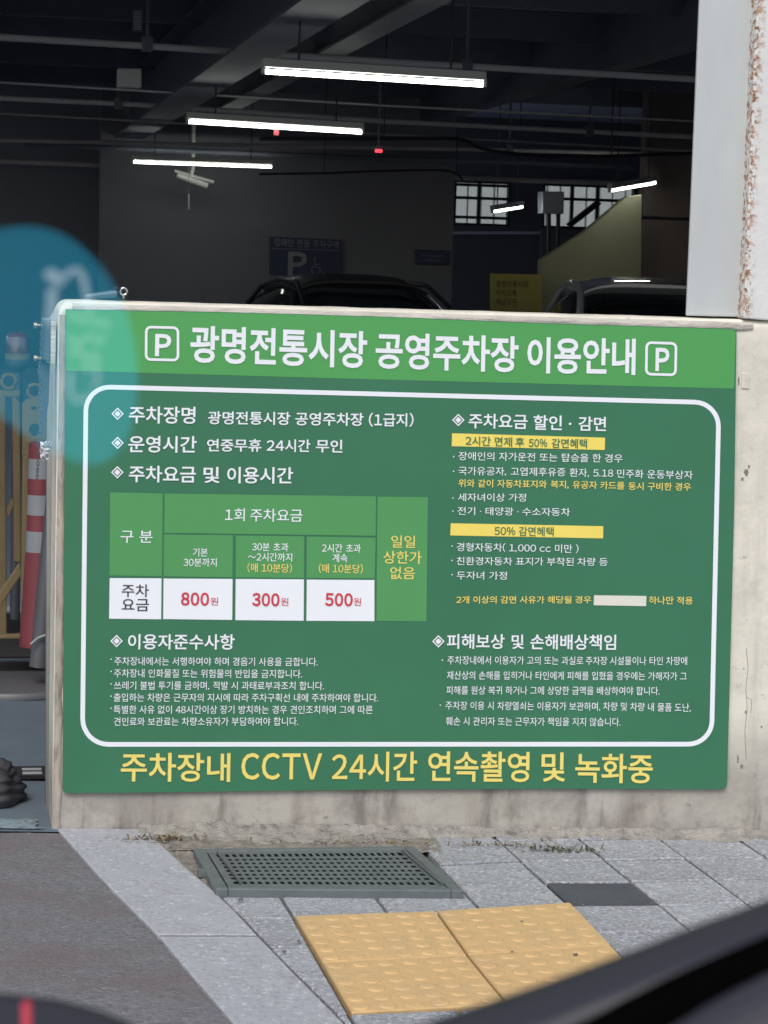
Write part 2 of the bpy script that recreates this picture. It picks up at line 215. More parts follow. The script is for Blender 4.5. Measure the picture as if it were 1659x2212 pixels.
49632,3,4,787,827,704,827,704,-79,787,-79,17,387,763,302,763,302,698,273,574,192,475,71,410,113,345,214,395,293,468,346,562,401,477,479,411,577,365,617,431,497,491,416,584,387,699,12,386,378,303,378,303,188,55,185,66,115,245,117,445,128,652,155,645,216,560,205,473,196,386,191,
49688,2,17,502,795,416,795,416,744,369,625,249,533,92,483,125,416,262,456,379,529,460,627,541,529,658,456,794,416,827,483,670,533,550,626,502,744,8,867,318,50,318,50,249,416,249,416,-78,498,-78,498,249,867,249,
49845,4,8,235,284,153,284,153,-66,760,-66,760,284,678,284,678,180,235,180,4,235,115,678,115,678,1,235,1,4,867,415,50,415,50,347,867,347,17,501,817,416,817,416,776,369,670,251,589,96,544,127,478,263,515,379,580,459,670,539,580,655,515,790,478,820,544,666,589,548,671,501,776,
49849,4,4,867,395,50,395,50,328,867,328,12,624,225,458,244,291,225,185,171,148,84,185,-4,291,-58,458,-77,624,-58,730,-4,767,84,730,171,12,336,169,458,180,579,169,657,136,684,84,657,32,579,-1,458,-12,336,-1,259,32,232,84,259,136,17,501,812,416,812,416,771,369,662,252,578,97,533,129,467,264,505,380,572,459,663,539,572,654,505,788,467,819,533,666,579,548,663,501,771,
49884,2,4,790,827,707,827,707,-79,790,-79,17,371,749,288,749,288,587,255,419,168,275,45,179,96,110,195,182,275,286,331,413,387,293,466,195,562,128,612,194,490,286,404,425,371,587,
49892,3,4,790,827,708,827,708,359,790,359,12,791,313,206,313,206,247,709,247,709,158,209,158,209,-68,822,-68,822,-1,289,-1,289,95,791,95,17,369,801,285,801,285,732,256,607,176,502,56,433,98,367,196,420,274,496,328,591,382,503,459,432,556,384,597,449,478,514,398,612,369,732,
50416,2,4,869,112,50,112,50,43,869,43,32,322,754,239,754,239,640,218,535,156,437,58,364,102,301,179,353,238,423,279,504,319,419,378,345,458,291,538,344,597,416,636,500,676,419,736,351,814,301,859,364,760,433,699,530,678,640,678,754,595,754,595,640,580,547,535,454,459,379,383,456,337,549,322,640,
50504,4,12,423,734,302,763,181,734,97,656,66,540,97,424,181,346,302,317,423,346,507,424,538,540,507,656,12,223,672,302,691,382,672,437,619,458,540,437,462,382,409,302,390,223,409,168,462,147,540,168,619,8,752,827,669,827,669,161,752,161,752,483,885,483,885,552,752,552,6,271,229,189,229,189,-58,792,-58,792,10,271,10,
50506,7,12,420,749,300,776,180,749,97,675,66,567,97,458,180,385,300,358,420,385,503,458,533,567,503,675,12,222,689,300,707,378,689,433,639,453,567,433,494,378,444,300,426,222,444,167,494,147,567,167,639,12,701,163,614,179,526,163,468,119,446,51,468,-17,526,-60,614,-76,701,-60,759,-17,781,51,759,119,12,565,110,614,119,662,110,695,87,707,51,695,15,662,-8,614,-17,565,-8,532,15,520,51,532,87,8,752,827,669,827,669,376,752,376,752,555,885,555,885,624,752,624,8,655,353,574,353,574,273,387,273,387,210,840,210,840,273,655,273,10,225,278,144,278,144,-54,256,-52,334,-42,419,-21,406,45,343,28,281,19,225,15,
50528,3,12,356,712,253,751,152,712,85,604,61,437,85,269,152,160,253,121,356,160,423,269,447,437,423,604,12,192,645,253,674,315,645,356,563,370,437,356,310,315,228,253,199,192,228,152,310,138,437,152,563,12,819,827,739,827,739,469,617,469,617,808,538,808,538,-32,617,-32,617,400,739,400,739,-78,819,-78,
50529,4,12,370,743,264,770,158,743,86,667,59,556,86,445,158,371,264,344,370,371,443,445,470,556,443,667,12,197,681,264,699,331,681,377,630,394,556,377,482,331,432,264,413,197,432,151,482,134,556,151,630,6,812,238,206,238,206,170,730,170,730,-78,812,-78,12,812,826,733,826,733,594,618,594,618,809,540,809,540,294,618,294,618,526,733,526,733,288,812,288,
50556,3,12,408,718,290,757,172,718,92,609,63,442,92,274,172,165,290,126,408,165,488,274,517,442,488,609,12,213,653,290,683,367,653,419,569,438,442,419,314,367,230,290,200,213,230,161,314,142,442,161,569,12,745,827,662,827,662,-78,745,-78,745,261,889,261,889,330,745,330,745,530,889,530,889,600,745,600,
50577,5,12,424,746,302,773,180,746,97,671,66,560,97,449,180,374,302,347,424,374,507,449,538,560,507,671,12,222,685,302,703,382,685,438,634,458,560,438,485,382,435,302,417,222,435,167,485,147,560,167,634,12,622,243,464,263,305,243,202,185,166,93,202,2,305,-56,464,-76,622,-56,724,2,760,93,724,185,12,348,184,464,196,579,184,653,149,679,93,653,38,579,3,464,-9,348,3,274,38,248,93,274,149,12,752,827,669,827,669,291,752,291,752,430,883,430,883,499,752,499,752,623,883,623,883,692,752,692,
50630,5,8,231,296,153,296,153,-66,466,-66,466,296,389,296,389,184,231,184,4,231,121,389,121,389,-1,231,-1,19,794,827,711,827,711,615,526,615,486,705,406,765,297,787,176,760,94,688,64,579,94,470,176,397,297,370,407,392,487,453,527,546,711,546,711,348,794,348,12,217,700,297,718,376,700,430,651,450,579,430,506,376,457,297,439,217,457,163,506,143,579,163,651,17,723,302,641,302,641,226,622,134,568,51,477,-10,519,-73,590,-30,644,28,682,97,718,27,772,-31,845,-73,888,-10,797,48,742,131,723,226,
50640,3,4,819,827,739,827,739,-78,819,-78,19,638,808,559,808,559,475,446,475,416,623,350,717,253,751,152,712,85,604,61,437,85,269,152,160,253,121,351,156,418,254,446,407,559,407,559,-32,638,-32,12,192,645,253,674,315,645,356,563,370,437,356,310,315,228,253,199,192,228,152,310,138,437,152,563,
50668,3,19,794,827,712,827,712,625,480,625,432,697,368,741,291,757,174,718,95,609,66,442,95,274,174,165,291,126,372,143,438,193,486,271,712,271,712,-79,794,-79,12,215,653,291,683,368,653,419,569,438,442,419,314,368,230,291,200,215,230,164,314,145,442,164,569,9,503,557,712,557,712,339,506,339,512,371,515,406,516,442,515,483,510,521,
50669,4,6,794,244,190,244,190,177,711,177,711,-78,794,-78,19,794,827,711,827,711,694,483,694,433,738,371,766,297,776,177,748,95,672,64,559,95,446,177,369,297,341,371,351,433,379,482,423,711,423,711,294,794,294,12,218,686,297,705,375,686,430,635,450,559,430,482,375,431,297,412,218,431,163,482,143,559,163,635,9,519,626,711,626,711,491,519,491,524,513,528,535,529,559,528,582,525,605,
50672,4,19,794,826,711,826,711,685,481,685,432,730,369,759,297,769,177,740,95,660,64,542,95,425,177,345,297,316,370,326,432,355,482,401,711,401,711,158,794,158,12,218,675,297,695,375,675,430,622,450,542,430,462,375,409,297,389,218,409,163,462,143,542,163,622,9,517,617,711,617,711,469,518,469,524,492,528,517,529,542,528,568,524,593,6,299,227,217,227,217,-58,819,-58,819,10,299,10,
50676,4,19,793,827,711,827,711,718,483,718,434,760,371,787,297,796,177,770,94,698,64,590,94,483,177,411,297,384,372,394,436,421,485,465,711,465,711,364,793,364,12,218,710,297,728,376,710,430,662,450,590,430,518,376,470,297,452,218,470,163,518,143,590,163,662,8,520,652,711,652,711,531,521,531,528,569,529,590,528,612,525,632,12,793,317,211,317,211,251,711,251,711,162,213,162,213,-66,827,-66,827,1,295,1,295,99,793,99,
50685,5,19,794,827,711,827,711,711,479,711,430,751,369,777,297,786,177,759,95,685,64,576,95,466,177,392,297,365,368,374,429,399,478,439,711,439,711,341,794,341,12,218,698,297,716,376,698,430,649,450,576,430,503,376,453,297,435,218,453,163,503,143,576,163,649,9,518,643,711,643,711,506,517,506,524,528,528,552,529,576,528,599,524,622,8,297,296,215,296,215,-66,794,-66,794,296,711,296,711,183,297,183,4,297,117,711,117,711,2,297,2,
50689,5,19,794,827,711,827,711,696,479,696,430,737,369,764,297,773,177,745,95,670,64,558,95,446,177,371,297,343,369,352,430,379,479,420,711,420,711,292,794,292,12,218,684,297,702,376,684,430,633,450,558,430,483,376,433,297,414,218,433,163,483,143,558,163,633,9,517,629,711,629,711,488,518,488,524,510,528,534,529,558,528,583,524,606,12,657,249,496,270,335,249,232,190,195,97,232,4,335,-55,496,-76,657,-55,760,4,797,97,760,190,12,379,192,496,205,614,192,689,155,716,97,689,39,614,3,496,-10,379,3,303,39,276,97,303,155,
50724,2,19,628,738,458,768,289,738,173,656,130,531,167,413,267,332,417,295,417,107,50,107,50,38,870,38,870,107,499,107,499,295,649,332,750,413,787,531,744,656,12,330,680,458,701,587,680,674,620,707,531,674,440,587,381,458,360,330,381,243,440,210,531,243,620,
50752,3,23,443,741,320,768,196,741,111,666,80,555,105,454,175,382,279,346,279,190,39,187,52,118,225,119,417,128,611,152,605,214,526,205,445,198,362,193,362,346,465,382,534,454,559,555,528,666,12,238,679,320,697,401,679,457,630,478,555,457,481,401,431,320,413,238,431,182,481,161,555,182,630,8,744,827,662,827,662,-78,744,-78,744,384,888,384,888,454,744,454,
50836,3,19,629,741,458,770,288,741,173,660,130,537,145,462,186,399,251,351,251,107,50,107,50,38,870,38,870,107,668,107,668,352,732,400,773,462,787,537,744,660,12,329,683,458,704,587,683,675,625,707,537,675,449,587,391,458,370,329,391,242,449,210,537,242,625,9,333,107,333,320,372,312,414,307,458,305,503,307,545,312,585,320,585,107,
50857,5,12,624,225,458,244,291,225,185,172,148,85,185,-3,291,-57,458,-76,624,-57,730,-3,767,85,730,172,12,336,169,458,180,579,169,657,136,684,85,657,32,579,-1,458,-12,336,-1,259,32,232,85,259,136,19,628,790,458,810,288,790,179,733,140,642,153,586,191,541,251,507,251,380,50,380,50,313,867,313,867,380,665,380,665,507,725,541,763,586,776,642,737,733,12,334,733,458,745,582,733,663,698,691,642,663,586,582,551,458,539,334,551,253,586,225,642,253,698,9,334,380,334,485,372,479,414,476,458,475,503,476,544,479,583,485,583,380,
50864,3,12,623,767,457,791,292,767,181,698,141,592,181,487,292,418,457,394,623,418,734,487,774,592,734,698,12,336,708,457,724,579,708,660,662,689,592,660,522,579,477,457,461,336,477,255,522,226,592,255,662,8,869,309,49,309,49,240,416,240,416,-78,498,-78,498,240,869,240,
50868,4,12,626,782,458,804,291,782,181,719,141,622,181,525,291,463,458,441,626,463,735,525,775,622,735,719,12,338,723,458,737,579,723,658,683,687,622,658,562,579,523,458,509,338,523,258,562,229,622,258,683,8,869,368,49,368,49,300,424,300,424,117,508,117,508,300,869,300,6,237,206,154,206,154,-58,778,-58,778,11,237,11,
50896,5,8,790,826,707,826,707,292,523,292,523,232,707,232,707,139,790,139,12,455,770,339,790,223,770,145,715,117,632,145,549,223,494,339,475,455,494,533,549,561,632,533,715,12,264,716,339,728,413,716,464,683,482,632,464,582,413,549,339,537,264,549,213,582,195,632,213,683,12,634,375,628,435,429,418,228,410,45,408,56,340,306,344,306,170,389,170,389,349,471,355,554,364,6,256,206,173,206,173,-58,812,-58,812,10,256,10,
50948,4,12,465,760,345,784,226,760,145,696,115,598,145,501,226,436,345,412,465,436,546,501,576,598,546,696,12,267,701,345,716,424,701,477,660,497,598,477,537,424,496,345,481,267,496,215,537,195,598,215,660,4,791,826,709,826,709,-78,791,-78,12,650,307,644,369,439,347,233,338,48,336,59,266,309,271,309,-50,392,-50,392,276,478,283,564,293,
50976,3,12,623,767,457,791,292,767,181,698,141,593,181,489,292,421,457,397,623,421,734,489,774,593,734,698,12,336,708,457,724,579,708,660,663,689,593,660,524,579,480,457,464,336,480,255,524,226,593,255,663,12,869,312,49,312,49,244,260,244,260,-78,345,-78,345,244,571,244,571,-78,655,-78,655,244,869,244,
51008,4,4,867,351,50,351,50,284,867,284,12,627,774,458,796,289,774,179,713,140,616,179,519,289,457,458,435,627,457,737,519,776,616,737,713,12,334,715,458,729,582,715,662,676,691,616,662,555,582,517,458,503,334,517,254,555,225,616,254,676,6,238,204,155,204,155,-58,776,-58,776,10,238,10,
51012,4,12,629,793,458,811,287,793,178,740,140,655,178,569,287,516,458,498,629,516,738,569,776,655,738,740,12,333,738,458,749,584,738,663,706,691,655,663,604,584,572,458,561,333,572,253,604,226,655,253,706,4,867,437,50,437,50,370,867,370,12,762,293,149,293,149,230,681,230,681,150,151,150,151,-68,789,-68,789,-3,232,-3,232,89,762,89,
51020,5,12,628,786,458,807,289,786,179,728,140,635,179,543,289,485,458,465,628,485,737,543,776,635,737,728,12,334,728,458,741,582,728,662,692,691,635,662,579,582,544,458,531,334,544,254,579,225,635,254,692,4,150,232,150,-66,767,-66,767,232,4,231,165,686,165,686,2,231,2,4,867,388,50,388,50,320,867,320,
51032,4,12,468,734,343,761,217,734,132,659,100,548,132,437,217,362,343,335,468,362,554,437,585,548,554,659,12,260,671,343,689,426,671,483,622,504,548,483,474,426,425,343,407,260,425,203,474,182,548,203,622,4,787,827,704,827,704,-79,787,-79,8,652,159,645,220,441,199,238,190,55,189,66,119,245,121,445,131,
51060,3,4,790,827,707,827,707,-79,790,-79,12,431,718,313,757,194,718,113,609,83,442,113,274,194,165,313,126,431,165,512,274,542,442,512,609,12,235,653,313,683,391,653,443,569,462,442,443,314,391,230,313,200,235,230,182,314,163,442,182,569,
51064,4,4,791,826,708,826,708,166,791,166,6,293,233,210,233,210,-58,819,-58,819,10,293,10,12,427,734,306,763,185,734,101,656,70,541,101,425,185,347,306,318,427,347,511,425,542,541,511,656,12,227,672,306,691,385,672,440,619,461,541,440,463,385,410,306,391,227,410,172,463,151,541,172,619,
51068,4,12,424,768,304,794,183,768,101,698,70,593,101,489,183,419,304,393,424,419,507,489,537,593,507,698,12,225,708,304,725,383,708,437,662,457,593,437,524,383,478,304,461,225,478,171,524,151,593,171,662,4,791,827,708,827,708,364,791,364,12,791,319,206,319,206,253,709,253,709,162,209,162,209,-66,822,-66,822,1,289,1,289,100,791,100,
51076,5,4,791,826,708,826,708,310,791,310,4,207,261,207,-66,791,-66,791,261,4,288,194,710,194,710,2,288,2,12,428,752,306,779,184,752,101,678,70,567,101,457,184,383,306,356,428,383,511,457,542,567,511,678,12,226,691,306,709,386,691,441,641,461,567,441,494,386,444,306,426,226,444,171,494,151,567,171,641,
51077,5,4,791,827,708,827,708,341,791,341,8,290,296,209,296,209,-66,791,-66,791,296,709,296,709,187,290,187,4,290,121,709,121,709,2,290,2,12,428,757,306,784,184,757,101,684,70,575,101,466,184,394,306,367,428,394,511,466,542,575,511,684,12,226,696,306,714,386,696,441,647,461,575,441,503,386,454,306,436,226,454,171,503,151,575,171,647,
51088,2,21,555,734,67,734,67,665,273,665,273,551,240,396,154,257,35,162,84,96,180,168,259,271,315,395,369,281,446,185,540,118,587,184,469,275,386,406,355,551,355,665,555,665,8,745,827,662,827,662,-78,745,-78,745,392,893,392,893,462,745,462,
51109,4,12,623,237,464,257,305,237,202,181,166,91,202,1,305,-56,464,-76,623,-56,724,1,760,91,724,181,12,348,179,464,191,579,179,653,145,679,91,653,36,579,2,464,-10,348,2,274,36,248,91,274,145,21,555,760,71,760,71,692,273,692,273,656,244,533,165,431,46,363,88,297,187,349,264,424,316,519,367,436,441,370,535,324,574,389,459,452,383,545,356,657,356,692,555,692,8,752,827,669,827,669,282,752,282,752,528,885,528,885,597,752,597,
51116,2,12,821,827,741,827,741,462,623,462,623,808,544,808,544,-32,623,-32,623,392,741,392,741,-78,821,-78,21,481,720,62,720,62,652,237,652,237,582,215,410,149,270,40,172,92,108,175,177,238,271,279,386,321,284,382,201,462,140,511,204,404,295,339,425,317,582,317,652,481,652,
51201,3,6,794,237,190,237,190,169,711,169,711,-78,794,-78,8,794,827,711,827,711,591,534,591,534,522,711,522,711,286,794,286,21,562,765,79,765,79,697,280,697,280,661,251,539,171,435,53,366,96,300,194,353,271,430,324,525,375,439,448,369,541,321,583,386,468,452,392,549,364,662,364,697,562,697,
51204,3,8,794,826,711,826,711,577,529,577,529,509,711,509,711,163,794,163,21,562,753,79,753,79,685,280,685,280,641,251,517,171,414,53,345,96,278,194,331,271,409,323,504,374,418,448,348,541,299,583,365,468,431,392,528,364,641,364,685,562,685,6,299,222,217,222,217,-58,819,-58,819,10,299,10,
51221,4,12,657,240,496,260,335,240,231,182,195,91,231,0,335,-57,496,-77,657,-57,761,0,797,91,761,182,12,379,183,496,195,613,183,688,147,715,91,688,35,613,0,496,-12,379,0,304,35,277,91,304,147,8,794,827,711,827,711,592,533,592,533,523,711,523,711,288,794,288,21,562,761,79,761,79,693,280,693,280,662,251,538,172,433,53,362,96,296,194,350,271,428,324,525,375,439,449,370,541,321,583,387,468,453,392,550,364,663,364,693,562,693,
51228,3,4,817,827,738,827,738,-78,817,-78,8,635,806,557,806,557,502,408,502,408,434,557,434,557,-31,635,-31,21,477,721,64,721,64,653,235,653,235,571,212,409,145,267,39,165,90,103,171,174,234,272,276,388,318,281,378,191,457,124,507,186,402,283,337,417,315,571,315,653,477,653,
51312,2,21,800,745,118,745,118,676,416,676,416,657,366,522,243,417,90,360,124,294,259,342,378,424,460,536,543,426,662,345,798,298,832,364,676,419,552,523,502,657,502,676,800,676,8,501,326,418,326,418,107,50,107,50,38,870,38,870,107,501,107,
51452,2,21,789,770,127,770,127,704,412,704,412,699,366,588,250,501,98,454,130,388,265,428,380,499,458,595,537,499,652,428,788,388,819,454,667,501,551,588,505,699,505,704,789,704,8,867,312,50,312,50,244,416,244,416,-77,498,-77,498,244,867,244,
51456,3,19,793,782,125,782,125,715,405,715,361,613,250,536,99,493,130,427,270,465,385,532,458,626,532,532,647,465,787,427,818,493,668,536,556,613,512,715,793,715,8,869,362,49,362,49,294,424,294,424,111,506,111,506,294,869,294,6,236,199,153,199,153,-58,778,-58,778,10,236,10,
51473,3,19,867,404,50,404,50,336,417,336,417,241,272,218,180,164,148,83,185,-4,291,-57,458,-76,624,-57,730,-4,767,83,735,164,643,218,499,241,499,336,867,336,12,336,166,458,177,579,166,657,134,684,83,657,32,579,-1,458,-12,336,-1,259,32,232,83,259,134,19,793,785,125,785,125,718,405,718,357,627,244,560,96,524,125,458,267,492,384,554,458,642,534,554,650,492,792,458,822,524,673,560,560,627,512,718,793,718,
51613,4,4,867,397,50,397,50,329,867,329,12,624,232,458,251,292,232,185,176,148,87,185,-1,292,-57,458,-76,624,-57,730,-1,767,87,730,176,12,336,174,458,185,579,174,657,140,684,87,657,34,579,1,458,-10,336,1,259,34,232,87,259,140,19,793,781,125,781,125,713,405,713,358,621,245,553,96,517,125,451,267,485,384,547,458,635,534,547,650,485,792,451,822,517,672,554,559,622,512,713,793,713,
51648,2,4,790,827,707,827,707,-78,790,-78,21,584,734,79,734,79,665,289,665,289,551,256,395,170,256,50,162,98,96,195,167,276,270,332,394,389,278,469,184,568,118,614,184,492,271,406,401,373,551,373,665,584,665,
51656,3,4,790,827,708,827,708,358,790,358,12,791,314,206,314,206,249,709,249,709,158,209,158,209,-68,822,-68,822,-2,289,-2,289,97,791,97,21,579,776,84,776,84,708,291,708,291,699,262,583,182,486,62,422,101,356,202,406,281,479,335,571,389,487,466,421,564,375,604,440,485,499,404,590,375,699,375,708,579,708,
52264,2,25,352,810,269,810,269,670,66,670,66,603,270,603,270,534,240,382,159,251,41,161,88,97,183,164,259,259,312,375,362,267,435,177,525,114,572,177,457,266,379,391,351,534,351,603,552,603,552,670,352,670,8,745,827,662,827,662,-78,745,-78,745,386,893,386,893,456,745,456,
52265,3,6,752,228,164,228,164,160,669,160,669,-79,752,-79,25,359,830,276,830,276,716,75,716,75,649,276,649,276,630,247,515,169,421,51,359,92,294,189,341,266,411,318,499,370,419,445,354,539,310,579,376,463,435,386,524,358,630,358,649,558,649,558,716,359,716,8,752,827,669,827,669,275,752,275,752,516,885,516,885,586,752,586,
52292,2,25,314,794,235,794,235,659,64,659,64,590,235,590,235,549,212,402,146,269,42,173,91,110,171,177,233,269,275,377,318,276,380,192,460,130,508,192,403,282,337,408,314,549,314,590,484,590,484,659,314,659,12,821,827,741,827,741,462,623,462,623,808,544,808,544,-32,623,-32,623,392,741,392,741,-78,821,-78,
52293,3,6,812,224,206,224,206,156,730,156,730,-78,812,-78,25,317,816,238,816,238,708,75,708,75,641,238,641,238,631,216,521,155,427,57,361,97,299,177,348,238,415,279,496,321,421,382,360,460,315,499,378,402,439,339,527,317,631,317,641,477,641,477,708,317,708,12,812,826,733,826,733,585,619,585,619,810,540,810,540,277,619,277,619,517,733,517,733,272,812,272,
52488,2,23,500,808,418,808,418,684,126,684,126,616,417,616,372,490,256,396,95,344,127,279,265,320,380,390,459,488,538,390,653,320,791,279,823,344,662,396,546,490,501,616,792,616,792,684,500,684,8,500,310,418,310,418,105,50,105,50,36,870,36,870,105,500,105,
52524,4,23,373,829,291,829,291,750,94,750,94,688,291,688,261,617,184,562,73,528,102,468,201,498,280,544,333,606,386,548,463,504,561,477,590,538,480,569,403,621,373,688,570,688,570,750,373,750,12,373,509,291,509,291,410,49,407,59,342,232,344,424,353,618,376,612,434,534,425,454,418,373,413,12,751,274,165,274,165,212,669,212,669,137,167,137,167,-68,785,-68,785,-4,249,-4,249,78,751,78,8,751,827,668,827,668,314,751,314,751,542,883,542,883,610,751,610,
52636,2,20,866,425,51,425,51,362,417,362,417,279,149,279,149,217,681,217,681,140,151,140,151,-68,789,-68,789,-4,232,-4,232,81,762,81,762,279,499,279,499,362,866,362,23,499,832,417,832,417,748,134,748,134,684,411,684,359,607,247,554,94,529,118,466,261,490,379,538,458,610,537,538,655,490,798,466,823,529,670,554,557,607,505,684,784,684,784,748,499,748,
52824,2,4,790,827,707,827,707,-78,790,-78,25,383,810,300,810,300,670,91,670,91,603,301,603,301,534,270,381,187,250,67,161,113,97,210,163,289,259,343,376,399,265,478,176,574,113,620,177,499,262,414,387,383,534,383,603,589,603,589,670,383,670,
52828,3,4,791,826,708,826,708,158,791,158,6,293,220,210,220,210,-58,819,-58,819,10,293,10,25,378,822,295,822,295,706,90,706,90,639,295,639,295,616,266,496,187,398,68,332,109,267,207,317,284,389,337,481,391,396,469,329,566,283,606,349,487,410,406,503,377,616,377,639,581,639,581,706,378,706,
52852,2,16,515,733,108,733,108,665,432,665,427,611,418,559,405,508,62,484,75,411,379,440,309,326,203,224,58,135,104,71,355,256,480,481,8,745,827,662,827,662,-77,745,-77,745,391,889,391,889,460,745,460,
53440,2,16,89,745,89,140,315,142,451,151,586,169,578,237,449,219,319,210,172,208,172,424,490,424,490,491,172,491,172,676,510,676,510,745,8,745,827,662,827,662,-78,745,-78,745,394,893,394,893,464,745,464,
53457,4,8,264,285,182,285,182,-66,752,-66,752,285,669,285,669,179,264,179,4,264,113,669,113,669,2,264,2,16,91,777,91,355,322,357,452,364,572,381,563,448,449,432,326,424,174,422,174,535,488,535,488,602,174,602,174,710,504,710,504,777,8,752,827,669,827,669,325,752,325,752,545,885,545,885,615,752,615,
53468,2,16,86,723,86,145,273,147,380,154,482,169,474,238,380,224,282,217,165,215,165,418,428,418,428,484,165,484,165,656,442,656,442,723,12,819,827,739,827,739,464,619,464,619,808,540,808,540,-32,619,-32,619,396,739,396,739,-78,819,-78,
53469,3,6,812,231,206,231,206,163,730,163,730,-78,812,-78,16,89,761,89,325,274,327,380,334,482,350,473,418,381,403,284,396,169,394,169,516,428,516,428,581,169,581,169,693,438,693,438,761,12,812,826,733,826,733,591,611,591,611,809,533,809,533,284,611,284,611,523,733,523,733,278,812,278,
53665,2,6,761,192,141,192,141,125,678,125,678,-78,761,-78,20,157,803,157,434,416,434,416,339,49,339,49,272,867,272,867,339,499,339,499,434,771,434,771,499,240,499,240,589,742,589,742,653,240,653,240,737,766,737,766,803,
53685,3,12,626,197,458,214,290,197,184,148,148,69,184,-11,290,-60,458,-76,626,-60,731,-11,767,69,731,148,12,334,142,458,151,581,142,658,114,684,69,658,24,581,-4,458,-13,334,-4,257,24,231,69,257,114,20,157,801,157,436,416,436,416,348,49,348,49,281,867,281,867,348,499,348,499,436,771,436,771,501,240,501,240,589,742,589,742,652,240,652,240,735,766,735,766,801,
53804,2,8,869,280,49,280,49,211,417,211,417,-78,499,-78,499,211,869,211,12,159,785,159,372,777,372,777,439,240,439,240,548,746,548,746,614,240,614,240,718,767,718,767,785,
53945,3,4,867,349,49,349,49,282,867,282,6,761,195,141,195,141,128,678,128,678,-78,761,-78,12,157,803,157,434,771,434,771,499,240,499,240,589,742,589,742,653,240,653,240,737,766,737,766,803,
54364,3,20,793,743,122,743,122,675,262,675,262,382,124,382,124,314,277,314,277,100,50,100,50,32,870,32,870,100,638,100,638,314,791,314,791,382,652,382,652,675,793,675,4,345,382,345,675,570,675,570,382,4,360,100,360,314,555,314,555,100,
54408,4,12,867,390,50,390,50,323,417,323,417,217,150,217,150,-66,767,-66,767,217,499,217,499,323,867,323,4,231,151,686,151,686,2,231,2,12,789,798,126,798,126,730,262,730,262,542,129,542,129,474,786,474,786,542,653,542,653,730,789,730,4,345,542,345,730,570,730,570,542,
54536,4,4,867,344,50,344,50,277,867,277,12,789,781,126,781,126,714,262,714,262,509,129,509,129,442,786,442,786,509,653,509,653,714,789,714,4,345,509,345,714,570,714,570,509,6,238,194,155,194,155,-58,776,-58,776,10,238,10,
54588,3,4,792,827,709,827,709,-78,792,-78,14,584,730,72,730,72,662,172,662,172,217,49,216,58,146,238,148,436,157,635,180,630,242,484,228,484,662,584,662,4,252,218,252,662,403,662,403,224,
54616,4,12,429,513,316,540,202,513,124,440,95,332,124,223,202,151,316,124,429,151,507,223,536,332,507,440,12,243,453,316,471,389,453,438,404,457,332,438,260,389,211,316,193,243,211,193,260,174,332,193,404,8,745,827,663,827,663,-78,745,-78,745,386,893,386,893,455,745,455,8,356,816,273,816,273,682,45,682,45,614,578,614,578,682,356,682,
54620,5,12,432,579,319,600,205,579,130,520,102,431,130,342,205,284,319,263,432,284,507,342,535,431,507,520,12,247,522,319,535,391,522,439,486,456,431,439,376,391,341,319,328,247,341,199,376,182,431,199,486,8,752,826,669,826,669,148,752,148,752,460,885,460,885,529,752,529,6,271,202,189,202,189,-58,792,-58,792,10,271,10,8,361,826,278,826,278,716,52,716,52,649,586,649,586,716,361,716,
54624,5,12,433,622,319,640,205,622,129,571,102,492,129,413,205,362,319,344,433,362,508,413,535,492,508,571,12,247,568,319,579,391,568,439,538,456,492,439,445,391,416,319,405,247,416,199,445,182,492,199,538,8,752,830,669,830,669,330,752,330,752,543,886,543,886,612,752,612,12,752,284,178,284,178,222,670,222,670,142,180,142,180,-68,784,-68,784,-4,261,-4,261,82,752,82,8,361,836,278,836,278,745,52,745,52,680,586,680,586,745,361,745,
54633,6,8,265,261,183,261,183,-66,752,-66,752,261,669,261,669,166,265,166,4,265,101,669,101,669,1,265,1,12,432,605,319,625,205,605,129,551,102,467,129,383,205,328,319,308,432,328,508,383,535,467,508,551,12,247,550,319,562,391,550,439,517,456,467,439,416,391,383,319,371,247,383,199,416,182,467,199,517,8,752,827,669,827,669,301,752,301,752,526,885,526,885,596,752,596,8,361,835,278,835,278,734,52,734,52,667,586,667,586,734,361,734,
54637,6,12,625,218,468,237,310,218,209,165,173,80,209,-4,310,-57,468,-76,625,-57,726,-4,762,80,726,165,12,354,161,468,172,582,161,654,130,680,80,654,30,582,-1,468,-12,354,-1,281,30,255,80,281,130,12,432,593,319,613,205,593,129,538,102,453,129,369,205,314,319,294,432,314,508,369,535,453,508,538,12,247,538,319,550,391,538,439,504,456,453,439,402,391,369,319,357,247,369,199,402,182,453,199,504,8,752,827,669,827,669,244,752,244,752,506,885,506,885,576,752,576,8,361,834,278,834,278,725,52,725,52,659,586,659,586,725,361,725,
54644,4,12,374,517,273,544,173,517,104,445,79,338,104,230,173,158,273,131,374,158,442,230,467,338,442,445,12,211,456,273,474,335,456,377,408,393,338,377,267,335,219,273,202,211,219,169,267,153,338,169,408,8,314,800,232,800,232,672,48,672,48,604,497,604,497,672,314,672,12,815,827,736,827,736,446,620,446,620,806,542,806,542,-34,620,-34,620,378,736,378,736,-78,815,-78,
54665,6,12,376,587,275,606,175,587,108,533,83,451,108,369,175,316,275,297,376,316,443,369,468,451,443,533,12,213,532,275,544,337,532,378,500,393,451,378,402,337,370,275,358,213,370,172,402,157,451,172,500,12,677,220,515,239,353,220,249,167,213,81,249,-4,353,-58,515,-76,677,-58,781,-4,817,81,781,167,12,397,164,515,175,633,164,708,132,734,81,708,31,633,-1,515,-12,397,-1,321,31,295,81,321,132,12,812,827,733,827,733,581,617,581,617,809,539,809,539,287,617,287,617,513,733,513,733,255,812,255,8,316,820,234,820,234,719,45,719,45,653,503,653,503,719,316,719,
